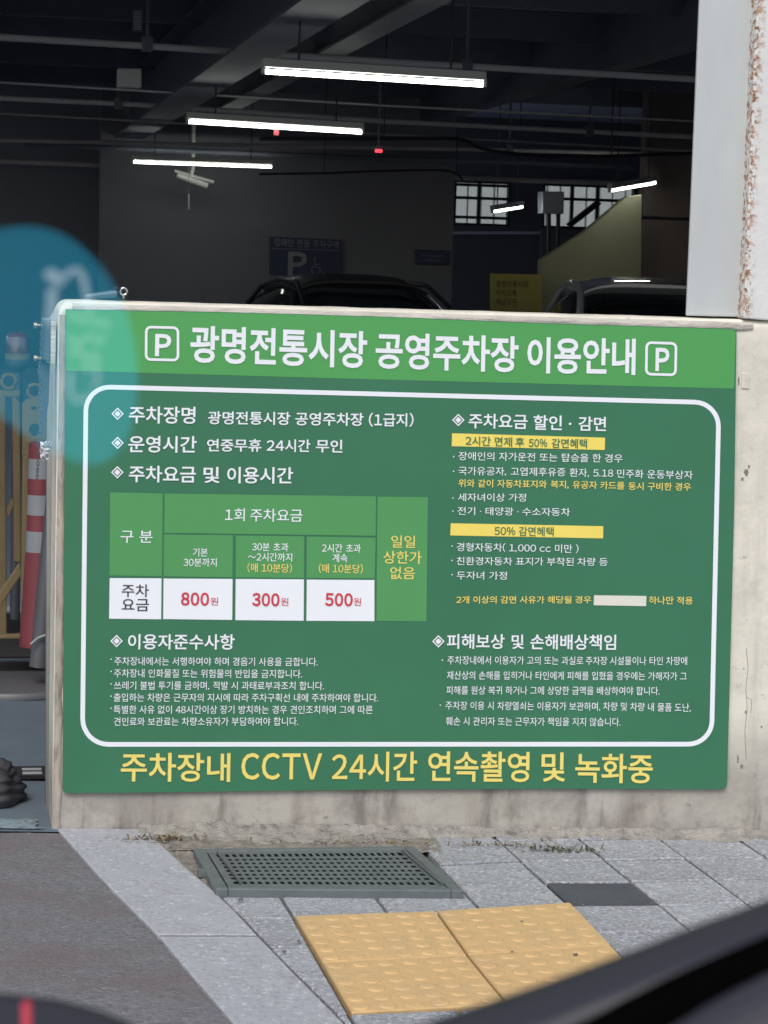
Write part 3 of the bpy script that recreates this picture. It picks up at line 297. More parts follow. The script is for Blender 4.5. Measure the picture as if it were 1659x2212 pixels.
54744,6,4,207,231,207,-66,794,-66,794,231,4,289,164,713,164,713,2,289,2,12,421,598,313,619,205,598,131,542,104,458,131,373,205,317,313,297,421,317,494,373,521,458,494,542,12,245,543,313,555,380,543,425,509,442,458,425,406,380,372,313,360,245,372,200,406,183,458,200,509,8,354,835,272,835,272,733,51,733,51,665,574,665,574,733,354,733,8,794,827,711,827,711,552,561,552,561,483,711,483,711,279,794,279,
54804,5,12,414,601,307,622,200,601,129,543,103,455,129,367,200,308,307,287,414,308,486,367,512,455,486,543,12,241,545,307,558,374,545,419,509,435,455,419,400,374,364,307,351,241,364,197,400,181,455,197,509,8,349,835,267,835,267,732,51,732,51,665,558,665,558,732,349,732,12,795,827,712,827,712,609,558,609,558,541,712,541,712,435,557,435,557,367,712,367,712,254,795,254,32,363,235,283,235,283,206,261,124,199,48,102,-4,141,-66,219,-27,280,28,322,94,358,25,413,-32,489,-74,563,-30,619,28,655,96,696,29,758,-27,838,-66,878,-4,780,46,718,120,696,206,696,235,615,235,615,206,601,136,558,64,488,4,419,60,377,130,363,206,
54805,6,12,414,593,307,614,200,593,129,534,103,446,129,358,200,300,307,279,414,300,486,358,512,446,486,534,12,241,537,307,550,374,537,419,501,435,446,419,391,374,355,307,342,241,355,197,391,181,446,197,501,12,659,215,498,233,336,215,233,162,196,78,233,-5,336,-58,498,-76,659,-58,763,-5,799,78,763,162,12,382,158,498,168,613,158,686,127,712,78,686,29,613,-1,498,-12,382,-1,308,29,282,78,308,127,8,349,835,267,835,267,727,51,727,51,660,558,660,558,727,349,727,12,794,827,711,827,711,610,558,610,558,542,711,542,711,434,557,434,557,366,711,366,711,243,794,243,
54812,4,4,819,827,739,827,739,-78,819,-78,24,650,807,572,807,572,521,448,521,448,453,572,453,572,314,458,314,459,334,434,443,368,516,269,543,172,516,105,443,80,334,105,225,172,152,269,125,345,140,404,182,444,247,572,247,572,-33,650,-33,8,312,803,230,803,230,672,48,672,48,604,493,604,493,672,312,672,12,209,454,269,472,330,454,371,406,386,334,371,262,330,214,269,196,209,214,168,262,153,334,168,406,
54868,4,23,437,577,326,598,214,577,140,518,113,430,134,351,193,295,284,266,284,167,39,164,52,94,225,96,418,106,616,131,610,192,531,182,450,175,367,170,367,266,457,294,517,350,539,430,512,518,12,255,520,326,533,396,520,443,484,460,430,443,376,396,341,326,328,255,341,208,376,191,430,208,484,8,747,827,664,827,664,-78,747,-78,747,373,888,373,888,443,747,443,8,367,825,284,825,284,717,55,717,55,650,595,650,595,717,367,717,
54872,5,23,438,621,327,638,216,621,142,574,116,499,137,431,196,385,287,362,287,294,45,290,55,223,229,226,424,237,620,263,614,322,534,311,452,303,369,298,369,362,459,386,517,432,538,499,512,574,12,257,570,327,580,397,570,443,542,459,499,443,456,397,429,327,419,257,429,211,456,195,499,211,542,8,751,827,668,827,668,119,751,119,751,442,883,442,883,511,751,511,6,262,166,179,166,179,-58,783,-58,783,10,262,10,8,369,830,287,830,287,739,68,739,68,676,587,676,587,739,369,739,
54924,4,4,787,827,704,827,704,-78,787,-78,23,462,577,348,598,235,577,159,518,132,430,154,350,215,294,308,265,308,168,55,164,67,94,248,96,448,106,652,130,646,192,563,183,477,176,391,171,391,266,483,295,544,351,566,430,538,518,12,276,520,348,533,421,520,469,484,487,430,469,376,421,341,348,328,276,341,228,376,210,430,228,484,8,391,826,308,826,308,716,74,716,74,649,623,649,623,716,391,716,
54925,5,23,462,631,349,648,235,631,161,585,134,513,155,448,215,403,307,381,307,318,54,315,66,249,243,251,440,261,640,285,634,343,555,334,473,327,390,322,390,381,482,403,542,448,564,513,537,585,12,277,581,349,590,421,581,468,554,485,513,468,473,421,446,349,437,277,446,230,473,213,513,230,554,4,790,825,707,825,707,221,790,221,6,790,178,184,178,184,112,707,112,707,-78,790,-78,8,390,833,307,833,307,745,84,745,84,682,613,682,613,745,390,745,
54980,4,12,616,586,458,604,300,586,199,535,164,453,199,371,300,321,458,303,616,321,717,371,752,453,717,535,12,345,531,458,541,571,531,641,501,666,453,641,406,571,376,458,366,345,376,275,406,250,453,275,501,8,499,832,417,832,417,724,93,724,93,656,820,656,820,724,499,724,8,870,240,50,240,50,172,417,172,417,-79,499,-79,499,172,870,172,
55036,6,8,320,814,241,814,241,722,58,722,58,657,504,657,504,722,320,722,8,644,807,566,807,566,179,399,179,399,117,566,117,566,-32,644,-32,12,382,605,281,622,181,605,113,558,89,486,113,415,181,368,281,351,382,368,449,415,474,486,449,558,12,220,553,281,563,343,553,384,527,399,486,384,445,343,419,281,410,220,419,179,445,164,486,179,527,12,517,262,511,324,351,308,183,301,35,299,45,229,238,234,238,-30,317,-30,317,238,386,244,453,252,4,815,827,736,827,736,-78,815,-78,
55092,4,12,616,591,458,608,300,591,199,540,164,459,199,377,300,327,458,309,616,327,717,377,752,459,717,540,12,345,535,458,545,571,535,641,506,666,459,641,412,571,383,458,373,345,383,275,412,250,459,275,506,12,870,248,50,248,50,180,262,180,262,-79,345,-79,345,180,573,180,573,-79,656,-79,656,180,870,180,8,499,832,417,832,417,727,93,727,93,660,820,660,820,727,499,727,
55176,4,4,790,827,707,827,707,-78,790,-78,12,458,513,343,540,227,513,148,440,119,332,148,223,227,151,343,124,458,151,537,223,566,332,537,440,12,268,453,343,471,417,453,468,404,487,332,468,260,417,211,343,193,268,211,217,260,198,332,217,404,8,383,818,299,818,299,681,70,681,70,613,612,613,612,681,383,681,
65285,5,12,333,734,245,761,157,734,99,655,78,530,99,404,157,325,245,297,333,325,391,404,412,530,391,655,4,733,761,672,761,266,-1,327,-1,12,194,685,245,704,296,685,330,628,342,530,330,432,296,374,245,354,194,374,160,432,147,530,160,628,12,844,436,756,463,669,436,611,357,590,232,611,106,669,27,756,-1,844,27,902,106,923,232,902,357,12,705,387,756,406,808,387,842,329,854,232,842,134,808,76,756,56,705,76,671,134,659,232,671,329,
65288,1,14,954,825,894,856,789,722,720,563,695,380,720,197,789,38,894,-96,954,-65,855,64,791,212,768,380,791,548,855,696,
65289,1,14,211,722,106,856,46,825,145,696,209,548,232,380,209,212,145,64,46,-65,106,-96,211,38,280,197,305,380,280,563,
65296,2,12,641,704,500,746,359,704,264,579,229,370,264,159,359,31,500,-12,641,31,736,159,771,370,736,579,12,406,642,500,672,594,642,657,545,681,370,657,194,594,94,500,62,406,94,343,194,319,370,343,545,
65297,1,13,561,735,492,735,440,711,376,695,300,682,300,624,470,624,470,76,247,76,247,0,770,0,770,76,561,76,
65298,1,23,615,720,488,747,390,730,305,684,231,615,289,563,348,620,412,657,484,671,568,651,621,599,639,522,588,385,449,228,243,53,243,0,766,0,766,78,391,72,562,225,684,375,730,524,699,644,
65299,1,40,620,723,494,747,398,733,313,694,238,635,288,579,350,630,418,661,491,671,573,655,624,614,642,552,618,485,542,435,408,415,408,345,555,327,637,277,662,200,639,127,578,81,492,64,403,77,327,114,266,170,218,112,285,50,377,5,497,-12,625,13,716,84,751,195,730,285,673,349,590,383,590,387,665,423,713,483,730,562,701,658,
65300,2,11,565,735,222,263,222,202,592,202,592,0,678,0,678,202,791,202,791,275,678,275,678,735,5,592,654,596,654,592,275,326,275,513,529,
65301,1,31,293,735,270,383,319,353,370,382,423,398,484,403,577,382,638,325,661,237,635,145,569,86,477,65,391,77,323,109,266,156,220,97,287,42,374,3,485,-12,616,17,715,102,754,240,719,370,630,447,505,473,448,469,399,457,354,436,372,656,725,656,725,735,
65302,2,25,631,734,544,746,399,705,286,572,241,331,280,135,382,23,523,-12,645,17,731,100,763,232,730,358,646,433,529,457,452,445,386,410,329,360,367,545,448,642,546,670,605,663,655,640,699,603,751,660,700,704,12,446,372,517,386,597,369,654,318,676,230,656,139,603,81,524,61,434,83,367,153,332,274,384,333,
65303,1,11,762,735,241,735,241,657,657,657,525,458,445,251,411,0,508,0,535,246,613,458,762,678,
65304,3,26,627,721,500,747,377,722,295,653,265,554,277,489,313,435,373,392,373,388,298,336,251,270,234,187,266,87,358,15,502,-12,644,15,733,85,764,183,749,258,703,318,627,367,627,371,689,426,726,488,738,555,709,652,12,420,662,497,679,585,659,639,611,657,547,650,496,622,446,567,394,459,429,380,479,349,554,368,617,12,370,310,433,357,555,317,642,264,674,186,654,120,597,73,505,55,407,74,342,124,319,195,332,257,
65305,2,25,618,711,477,746,355,717,269,634,237,501,270,375,354,300,471,276,548,289,614,323,671,374,633,189,552,92,454,64,395,71,345,93,301,130,249,74,300,30,369,-1,456,-12,601,29,714,162,759,402,720,599,12,476,673,566,650,633,580,668,459,616,400,554,362,483,348,403,365,346,416,324,503,344,595,397,653,
65315,1,26,664,734,570,747,379,700,251,569,204,366,251,164,378,34,565,-12,665,0,750,36,822,93,770,153,711,108,645,80,569,70,427,107,333,210,299,369,333,526,427,629,571,666,639,657,698,632,748,596,801,656,742,701,
65328,2,11,253,735,253,0,345,0,345,292,492,292,654,317,760,392,798,519,760,646,653,714,487,735,9,345,659,474,659,602,647,680,603,706,519,681,432,605,383,479,367,345,367,
65332,1,8,810,735,190,735,190,657,453,657,453,0,546,0,546,657,810,657,
65334,1,8,273,735,176,735,447,0,554,0,825,735,731,735,505,94,500,94,
65347,1,26,638,545,557,556,405,522,295,425,253,271,292,119,398,22,551,-12,630,-2,703,26,768,72,727,132,679,97,622,73,558,64,448,90,374,162,348,271,375,380,449,452,560,479,615,472,664,451,710,419,755,478,703,517,
65374,1,24,386,503,303,515,202,495,114,436,42,340,113,302,163,371,227,417,302,434,367,424,420,396,541,293,614,257,697,245,798,265,886,324,958,420,887,458,837,389,773,343,698,326,634,336,580,364,459,467)
_GLY = {}
def _make_glyphs():
    p = 0; tmp = []
    while p < len(_OUT):
        c, nl = _OUT[p], _OUT[p+1]; p += 2; loops = []
        for _ in range(nl):
            n = _OUT[p]; q = _OUT[p+1:p+1+2*n]; p += 1+2*n
            loops.append([(q[2*k]/1000, q[2*k+1]/1000) for k in range(n)])
        cu = bpy.data.curves.new('g', 'CURVE'); cu.dimensions = '2D'; cu.fill_mode = 'FRONT'
        for L in loops:
            sp = cu.splines.new('POLY'); sp.points.add(len(L)-1); sp.use_cyclic_u = True
            for k, (x, y) in enumerate(L): sp.points[k].co = (x, y, 0, 1)
        o = bpy.data.objects.new('g', cu); COL.objects.link(o); tmp.append((o, cu, chr(c), loops))
    dg = bpy.context.evaluated_depsgraph_get(); dg.update()
    for o, cu, ch, loops in tmp:
        e = o.evaluated_get(dg); me = e.to_mesh()
        V0 = [(v.co.x, v.co.y, 0) for v in me.vertices]; F0 = [tuple(p_.vertices) for p_ in me.polygons]; e.to_mesh_clear()
        for b in BOLDS:             # the stroke is fattened outwards by b
            V = list(V0); F = list(F0)
            for L in loops:
                n = len(L); base = len(V); out = []
                for k in range(n):
                    p0, p1, p2 = Vector(L[k-1]), Vector(L[k]), Vector(L[(k+1) % n])
                    e1 = (p1-p0).normalized(); e2 = (p2-p1).normalized(); n1 = Vector((e1.y, -e1.x)); n2 = Vector((e2.y, -e2.x))
                    out.append(p1+(n1+n2)*(b/max(1+n1.dot(n2), .55)))
                V += [(q[0], q[1], 1) for q in L]+[(q.x, q.y, 1) for q in out]
                F += [(base+k, base+(k+1) % n, base+n+(k+1) % n, base+n+k) for k in range(n)]
            _GLY[(ch, b)] = (V, F)
    for o, cu, ch, b in tmp: bpy.data.objects.remove(o); bpy.data.curves.remove(cu)
BOLDS = (.002, .006, .011, .016, .024, .032)
_make_glyphs()
# ---------------------------------------------------------------- materials
def mat(name, col, rough=.7, metal=0, var=.12, scale=6, bump=0, bscale=60, emit=None, spots=None, coat=0, rnd=0, detail=6, stretch=None, spec=.5):
    m = bpy.data.materials.new(name); m.use_nodes = True; t = m.node_tree; N = t.nodes; L = t.links
    p = N['Principled BSDF']; p.inputs['Roughness'].default_value = rough; p.inputs['Metallic'].default_value = metal
    p.inputs['Coat Weight'].default_value = coat; p.inputs['Specular IOR Level'].default_value = spec
    c4 = (*col, 1)
    tc = N.new('ShaderNodeTexCoord'); mp = N.new('ShaderNodeMapping'); L.new(tc.outputs['Object'], mp.inputs[0])
    if stretch: mp.inputs['Scale'].default_value = stretch
    src = None
    if var > 0:
        n = N.new('ShaderNodeTexNoise'); n.inputs['Scale'].default_value = scale; n.inputs['Detail'].default_value = detail; n.inputs['Roughness'].default_value = .65
        L.new(mp.outputs[0], n.inputs[0])
        r = N.new('ShaderNodeMapRange'); r.inputs[1].default_value = .3; r.inputs[2].default_value = .7
        r.inputs[3].default_value = 1-var; r.inputs[4].default_value = 1+var; L.new(n.outputs[0], r.inputs[0])
        val = r.outputs[0]
        if rnd:
            oi = N.new('ShaderNodeObjectInfo'); r2 = N.new('ShaderNodeMapRange'); r2.inputs[3].default_value = 1-rnd; r2.inputs[4].default_value = 1+rnd
            L.new(oi.outputs['Random'], r2.inputs[0]); mm = N.new('ShaderNodeMath'); mm.operation = 'MULTIPLY'
            L.new(val, mm.inputs[0]); L.new(r2.outputs[0], mm.inputs[1]); val = mm.outputs[0]
        mul = N.new('ShaderNodeVectorMath'); mul.operation = 'SCALE'; mul.inputs[0].default_value = col; L.new(val, mul.inputs['Scale'])
        src = mul.outputs[0]
    for sp in (spots or []):            # (scale, lo, hi, colour, strength[, zlo, zhi]) masks from noise
        n2 = N.new('ShaderNodeTexNoise'); n2.inputs['Scale'].default_value = sp[0]; n2.inputs['Detail'].default_value = 8; n2.inputs['Roughness'].default_value = .7
        mo = mp
        if len(sp) > 8:
            mo = N.new('ShaderNodeMapping'); mo.inputs['Scale'].default_value = sp[8]; L.new(tc.outputs['Object'], mo.inputs[0])
        L.new(mo.outputs[0], n2.inputs[0])
        r = N.new('ShaderNodeMapRange'); r.inputs[1].default_value = sp[1]; r.inputs[2].default_value = sp[2]; r.inputs[3].default_value = 0; r.inputs[4].default_value = sp[4]
        L.new(n2.outputs[0], r.inputs[0]); fac = r.outputs[0]
        if len(sp) > 5:
            sx = N.new('ShaderNodeSeparateXYZ'); L.new(tc.outputs['Object'], sx.inputs[0])
            rz = N.new('ShaderNodeMapRange'); rz.inputs[1].default_value = sp[5]; rz.inputs[2].default_value = sp[6]; L.new(sx.outputs[sp[7] if len(sp) > 7 else 2], rz.inputs[0])
            mm = N.new('ShaderNodeMath'); mm.operation = 'MULTIPLY'; L.new(fac, mm.inputs[0]); L.new(rz.outputs[0], mm.inputs[1]); fac = mm.outputs[0]
        mx = N.new('ShaderNodeMix'); mx.data_type = 'RGBA'; L.new(fac, mx.inputs[0])
        if src: L.new(src, mx.inputs[6])
        else: mx.inputs[6].default_value = c4
        mx.inputs[7].default_value = (*sp[3], 1); src = mx.outputs[2]
    if src: L.new(src, p.inputs['Base Color'])
    else: p.inputs['Base Color'].default_value = c4
    if bump:
        n = N.new('ShaderNodeTexNoise'); n.inputs['Scale'].default_value = bscale; n.inputs['Detail'].default_value = 5; L.new(mp.outputs[0], n.inputs[0])
        b = N.new('ShaderNodeBump'); b.inputs['Strength'].default_value = min(1, bump*2); b.inputs['Distance'].default_value = .004*bump*2
        L.new(n.outputs[0], b.inputs['Height']); L.new(b.outputs[0], p.inputs['Normal'])
    if emit:
        p.inputs['Emission Color'].default_value = (*emit[:3], 1); p.inputs['Emission Strength'].default_value = emit[3]
    return m

DIRT = (.10, .09, .075)
M = {}
RX0 = at_y(1607, 600, -.004).x
M['cream'] = mat('cream_paint', (.72, .69, .575), .75, var=.07, scale=3, bump=.35, bscale=45, detail=8, spots=[(2.5, .48, .62, (.50, .48, .41), .55), (7, .56, .66, (.42, .39, .33), .5, 1.3, .2, 2, (1, 1, .12)), (3, .2, .4, (.37, .35, .31), .85, .26, .10), (9, .46, .60, (.24, .225, .20), .7, .13, .04),
    (7, .45, .62, (.36, .335, .28), .75, .34, .02), (26, .62, .70, (.13, .12, .105), .8), (3.2, .50, .68, (.30, .285, .25), .65, .30, .05),
    (60, .66, .74, (.12, .11, .10), .7), (14, .55, .72, DIRT, .8, .12, -.04), (9, .53, .66, (.10, .095, .085), .75, .15, .06, 2, (1, 1, .22)), (2.2, .50, .60, (.15, .12, .11), .5, .14, .02, 2, (1.6, 1, .3))])
M['rim'] = mat('worn_rim', (.50, .47, .41), .8, var=.25, scale=14, bump=.6, bscale=70, stretch=(.5, 1, 2), spots=[
    (22, .58, .68, (.22, .185, .15), .7), (8, .6, .7, (.62, .6, .55), .6)])
M['rim_v'] = mat('worn_vertical_edge', (.36, .32, .27), .85, var=.3, scale=16, bump=.4, bscale=60, stretch=(2, 1, .5), spots=[(14, .52, .64, (.13, .11, .09), .7), (9, .58, .68, (.55, .52, .46), .7)])
M['steel_grey'] = mat('grey_painted_steel', (.48, .51, .505), .5, var=.08, scale=4, stretch=(1, 1, .3), bump=.05, spots=[(30, .70, .76, (.2, .2, .2), .6)])
M['rust'] = mat('white_paint_with_rust', (.66, .66, .63), .7, var=.08, scale=5, bump=.3, spots=[(55, .48, .57, (.36, .17, .06), .9, RX0+.028, RX0+.006, 0), (110, .53, .59, (.20, .08, .03), .9, RX0+.032, RX0+.006, 0), (12, .62, .72, (.5, .42, .34), .5)])
M['g_dark'] = mat('dark_green_print', (.037, .170, .086), .42, var=.07, scale=2.2, bump=.03, bscale=8)
M['g_light'] = mat('light_green_print', (.076, .335, .088), .42, var=.04, scale=2.2, bump=.03, bscale=8)
M['g_cell'] = mat('cell_green_print', (.078, .30, .096), .45, var=.04, scale=3)
M['white'] = mat('white_print', (.80, .83, .86), .5, var=.02)
M['yellow'] = mat('yellow_print', (.82, .68, .17), .5, var=.03)
M['yellow2'] = mat('yellow_bar_print', (.84, .68, .13), .5, var=.03)
M['red'] = mat('red_print', (.58, .045, .075), .5, var=.02)
M['ink'] = mat('black_print', (.035, .035, .05), .5, var=0)
M['patch'] = mat('cream_patch', (.70, .69, .60), .6, var=.03)
M['edge'] = mat('board_edge', (.20, .19, .17), .6, var=.1)
M['block'] = mat('grey_paving_block', (.335, .35, .365), .85, var=.16, scale=9, bump=.8, bscale=170, rnd=.10, spots=[(110, .50, .62, (.13, .135, .14), .7), (95, .53, .63, (.68, .69, .70), .7), (4, .52, .7, (.14, .14, .135), .5)])
M['block_d'] = mat('charcoal_paving_block', (.07, .076, .085), .85, var=.16, scale=9, bump=.8, bscale=170, spots=[(150, .60, .68, (.16, .17, .18), .7)])
M['kerb'] = mat('granite_kerb', (.335, .345, .362), .8, var=.10, scale=7, bump=.4, bscale=140, rnd=.06, spots=[(90, .52, .64, (.18, .19, .20), .6), (60, .56, .66, (.66, .67, .68), .65), (5, .55, .72, (.17, .16, .15), .5)])
M['tactile'] = mat('yellow_tactile', (.56, .375, .168), .75, var=.12, scale=6, bump=.3, bscale=120, rnd=.06, spots=[(7, .46, .66, (.42, .29, .15), .6), (30, .58, .70, (.40, .29, .17), .6), (70, .64, .72, (.22, .17, .12), .6)])
M['grate'] = mat('cast_grate', (.13, .148, .148), .6, metal=.2, var=.15, scale=20, bump=.3, spots=[(18, .60, .72, (.2, .16, .11), .4)])
M['dark_depth'] = mat('drain_dark', (.01, .01, .01), .9, var=0)
M['asphalt'] = mat('asphalt', (.17, .17, .174), .9, var=.42, scale=60, bump=1.0, bscale=120, stretch=(1, 1.8, 1), spots=[(75, .56, .66, (.38, .375, .37), .65), (2.2, .46, .62, (.16, .125, .125), .7), (60, .55, .66, (.06, .06, .062), .6)])
M['sand'] = mat('joint_sand', (.085, .08, .07), .95, var=.3, scale=40, bump=.8, bscale=200)
M['soil'] = mat('soil', (.21, .19, .16), .95, var=.35, scale=35, bump=1, bscale=90, spots=[(50, .58, .66, (.06, .05, .04), .7), (80, .64, .7, (.35, .32, .28), .8)])
M['floor'] = mat('painted_floor', (.11, .145, .175), .6, var=.14, scale=3, bump=.15, spots=[(5, .55, .7, (.08, .085, .09), .6)])
M['teal_floor'] = mat('teal_edge_paint', (.20, .27, .29), .8, var=.25, scale=30, bump=.8, spots=[(16, .46, .56, (.12, .14, .15), .9)])
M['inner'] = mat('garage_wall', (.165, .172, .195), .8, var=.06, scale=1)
M['bounce_slab'] = mat('pale_bounce_floor', (.48, .49, .52), .8, var=.08, scale=1)
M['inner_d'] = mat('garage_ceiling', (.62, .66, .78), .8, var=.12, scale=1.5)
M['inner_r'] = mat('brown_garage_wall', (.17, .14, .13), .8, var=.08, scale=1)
M['beam'] = mat('dark_steel_beam', (.12, .13, .16), .6, var=.1, scale=3)
M['beam_l'] = mat('pale_steel_beam', (.36, .35, .35), .6, var=.15, scale=3)
M['pipe'] = mat('pipe_paint', (.50, .50, .50), .5, var=.12, scale=3)
M['cable'] = mat('black_cable', (.012, .012, .014), .6, var=0)
M['stair'] = mat('pale_yellow_paint', (.34, .34, .22), .8, var=.06, scale=1.2)
M['tube'] = mat('lamp_tube', (.9, .9, .9), .4, var=0, emit=(.97, 1, .93, 8.0))
M['lamp_body'] = mat('lamp_housing', (.55, .57, .54), .5, var=0)
M['led'] = mat('red_led', (.4, .02, .03), .4, var=0, emit=(1, .06, .08, 1.2))
M['r_tag'] = mat('red_fabric', (.45, .06, .07), .6, var=0)
M['navy'] = mat('navy_print', (.03, .04, .10), .5, var=0)
M['palegrey'] = mat('pale_grey_print', (.24, .25, .27), .6, var=0)
M['sign_y'] = mat('yellow_board', (.52, .46, .13), .6, var=.05)
M['sign_t'] = mat('dark_olive_print', (.08, .075, .03), .6, var=0)
M['glass'] = mat('window_glass', (.5, .55, .55), .1, var=0); M['glass'].node_tree.nodes['Principled BSDF'].inputs['Alpha'].default_value = .25
M['wframe'] = mat('dark_window_frame', (.03, .032, .036), .5, var=0)
M['facade'] = mat('pale_facade', (.42, .46, .44), .8, var=.08, scale=2, stretch=(8, 1, .3))
M['facade_r'] = mat('pinkish_facade', (.42, .33, .32), .8, var=.1, scale=2)
M['galv'] = mat('galvanised_box', (.36, .38, .41), .45, metal=.5, var=.1, scale=4)
M['car_dark'] = mat('black_car_paint', (.014, .015, .018), .5, var=0, coat=.15)
M['car_silver'] = mat('grey_car_paint', (.60, .63, .65), .35, metal=.1, var=0, coat=1)
M['car_glass'] = mat('car_glass', (.012, .014, .016), .06, var=0)
M['chrome'] = mat('bright_trim', (.6, .62, .6), .2, metal=1, var=0)
M['tyre'] = mat('tyre_rubber', (.02, .02, .02), .9, var=0)
M['lens'] = mat('lamp_lens', (.6, .6, .6), .1, var=0)
M['y_plastic'] = mat('yellow_plastic', (.24, .175, .078), .55, var=.15, scale=8, spots=[(12, .55, .7, (.25, .17, .07), .5)])
M['r_plastic'] = mat('red_plastic', (.22, .050, .058), .5, var=.12, scale=8)
M['w_band'] = mat('grey_white_band', (.30, .32, .33), .5, var=.1, scale=8)
M['galv_pole'] = mat('dull_steel', (.125, .128, .135), .5, metal=.3, var=.1, scale=6)
M['hinge'] = mat('blue_grey_steel', (.085, .105, .125), .5, metal=.2, var=.15, scale=12)
M['bolt'] = mat('worn_bolt', (.36, .28, .22), .4, metal=.8, var=.2, scale=40)
M['bag'] = mat('black_bag_plastic', (.045, .045, .052), .5, var=.1)
M['paper'] = mat('crumpled_tape', (.72, .72, .72), .7, var=.08, scale=40)
M['weed'] = mat('weed_leaf', (.10, .115, .045), .8, var=.3, scale=60)
M['straw'] = mat('dry_stalk', (.27, .21, .13), .9, var=.3, scale=60)
M['trim1'] = mat('dark_car_trim', (.016, .0165, .023), .55, var=.05)
M['trim2'] = mat('black_rubber', (.0015, .0015, .0015), 1.0, var=0, spec=.0)
M['trim3'] = mat('charcoal_car_panel', (.018, .018, .026), .6, var=.05)
M['tab'] = mat('red_tab', (.45, .02, .05), .5, var=0)
M['stone'] = mat('pebble', (.12, .11, .11), .8, var=.2, scale=50)

# ================================================================= GROUND
def sheet(name, x0, x1, y0, y1, dz, m, nx=24, ny=8, flat=False, **pr):
    mb = MB(); vs = []
    for j in range(ny+1):
        for i in range(nx+1):
            x = x0+(x1-x0)*i/nx; y = y0+(y1-y0)*j/ny; vs.append((x, y, gz(x)+dz))
    mb.add(vs, [(j*(nx+1)+i, j*(nx+1)+i+1, (j+1)*(nx+1)+i+1, (j+1)*(nx+1)+i) for j in range(ny) for i in range(nx)])
    return mb.build(name, m, **pr)
mb = MB(); xs = [-300, -60, -3, 0, 2, 5, 60, 300]; ys = [-300, -40, -6, 0, 20, 60, 400]
mb.add([(x, y, gz(x)-.12) for y in ys for x in xs], [(j*8+i, j*8+i+1, (j+1)*8+i+1, (j+1)*8+i) for j in range(6) for i in range(7)])
mb.build('ground', M['asphalt'], kind='structure')
# driveway beside the kerb (asphalt) as a polygon under everything on the left
KL = [on_g(*p) for p in [(122, 1790), (225, 1906), (345, 2025.5), (435, 2133), (505, 2212)]]
KR = [on_g(*p) for p in [(310, 1791), (417, 1891), (480, 1941), (553, 2020.5), (650, 2121), (740, 2211)]]
def ext(a, b, y):
    t = (y-a.y)/(b.y-a.y); q = a.lerp(b, t); q.z = gz(q.x); return q
KL.append(ext(KL[-2], KL[-1], -1.95)); KR.append(ext(KR[-3], KR[-1], -1.95))
def xline(P_, y):
    for a, b in zip(P_[:-1], P_[1:]):
        if (a.y-y)*(b.y-y) <= 0: return a.x+(b.x-a.x)*(y-a.y)/(b.y-a.y+1e-9)
    return P_[0].x if y > P_[0].y else P_[-1].x
import mathutils
def rough_grid(name, x_fn0, x_fn1, y0, y1, nx, ny, amp, m, dz=0, seed=0, scale=30, **pr):
    mb = MB(); vs = []
    for j in range(ny+1):
        y = y0+(y1-y0)*j/ny; a, b = x_fn0(y), x_fn1(y)
        for i in range(nx+1):
            x = a+(b-a)*i/nx
            n = mathutils.noise.noise(Vector((x*scale, y*scale*.8, seed)))+.5*mathutils.noise.noise(Vector((x*scale*3, y*scale*2.4, seed+5)))
            vs.append((x, y, gz(x)+dz+amp*n))
    mb.add(vs, [(j*(nx+1)+i, j*(nx+1)+i+1, (j+1)*(nx+1)+i+1, (j+1)*(nx+1)+i) for j in range(ny) for i in range(nx)], 0, True)
    return mb.build(name, m, **pr)
rough_grid('driveway', lambda y: -1.6, lambda y: xline(KL, y)-.002, -3.2, -.01, 220, 260, .0022, M['asphalt'], -.004, 3, 34, kind='structure')
sheet('garage_floor', -4, 9, -.03, 26, .0, M['floor'], kind='structure')
rough_grid('painted_edge', lambda y: -1.6, lambda y: .215+.04*mathutils.noise.noise(Vector((y*30, 0, 2))), -.015, .075, 100, 14, .003, M['teal_floor'], .004, 8, 40, kind='structure')
# sand bed under paving
mb = MB(); P_ = [(xline(KL, y), y) for y in (0, -.4, -.8, -1.2, -1.6, -1.95)]
for (xa, ya), (xb, yb) in zip(P_[:-1], P_[1:]):
    mb.add([(xa, ya, gz(xa)-.012), (4.5, ya, gz(4.5)-.012), (4.5, yb, gz(4.5)-.012), (xb, yb, gz(xb)-.012)], [(3, 2, 1, 0)])
mb.build('paving_bed', M['sand'], kind='structure')

def prism(poly, z0, z1fn, ch=.004, tilt=(0, 0)):
    """poly: list of (x,y) counter-clockwise; block with chamfered top edge; returns verts relative to centroid"""
    cx = sum(p[0] for p in poly)/len(poly); cy = sum(p[1] for p in poly)/len(poly)
    n = len(poly); rings = []
    def ins(d):
        out = []
        for i in range(n):
            p0, p1, p2 = Vector(poly[i-1]), Vector(poly[i]), Vector(poly[(i+1) % n])
            e1 = (p1-p0); e2 = (p2-p1)
            if e1.length < 1e-6 or e2.length < 1e-6: out.append(p1); continue
            e1.normalize(); e2.normalize(); n1 = Vector((-e1.y, e1.x)); n2 = Vector((-e2.y, e2.x))
            den = 1+n1.dot(n2); den = max(den, .3); out.append(p1+(n1+n2)*(d/den))
        return out
    o0, o1 = ins(0), ins(ch)
    def z(p, o): return z1fn(p.x)+o+tilt[0]*(p.x-cx)+tilt[1]*(p.y-cy)
    A = [(p.x-cx, p.y-cy, z(p, z0)) for p in o0]; B = [(p.x-cx, p.y-cy, z(p, -ch*.8)) for p in o0]; C = [(p.x-cx, p.y-cy, z(p, 0)) for p in o1]
    fs = [tuple(range(2*n, 3*n))]
    for i in range(n):
        j = (i+1) % n; fs += [(i, j, n+j, n+i), (n+i, n+j, 2*n+j, 2*n+i)]
    return (cx, cy), A+B+C, fs
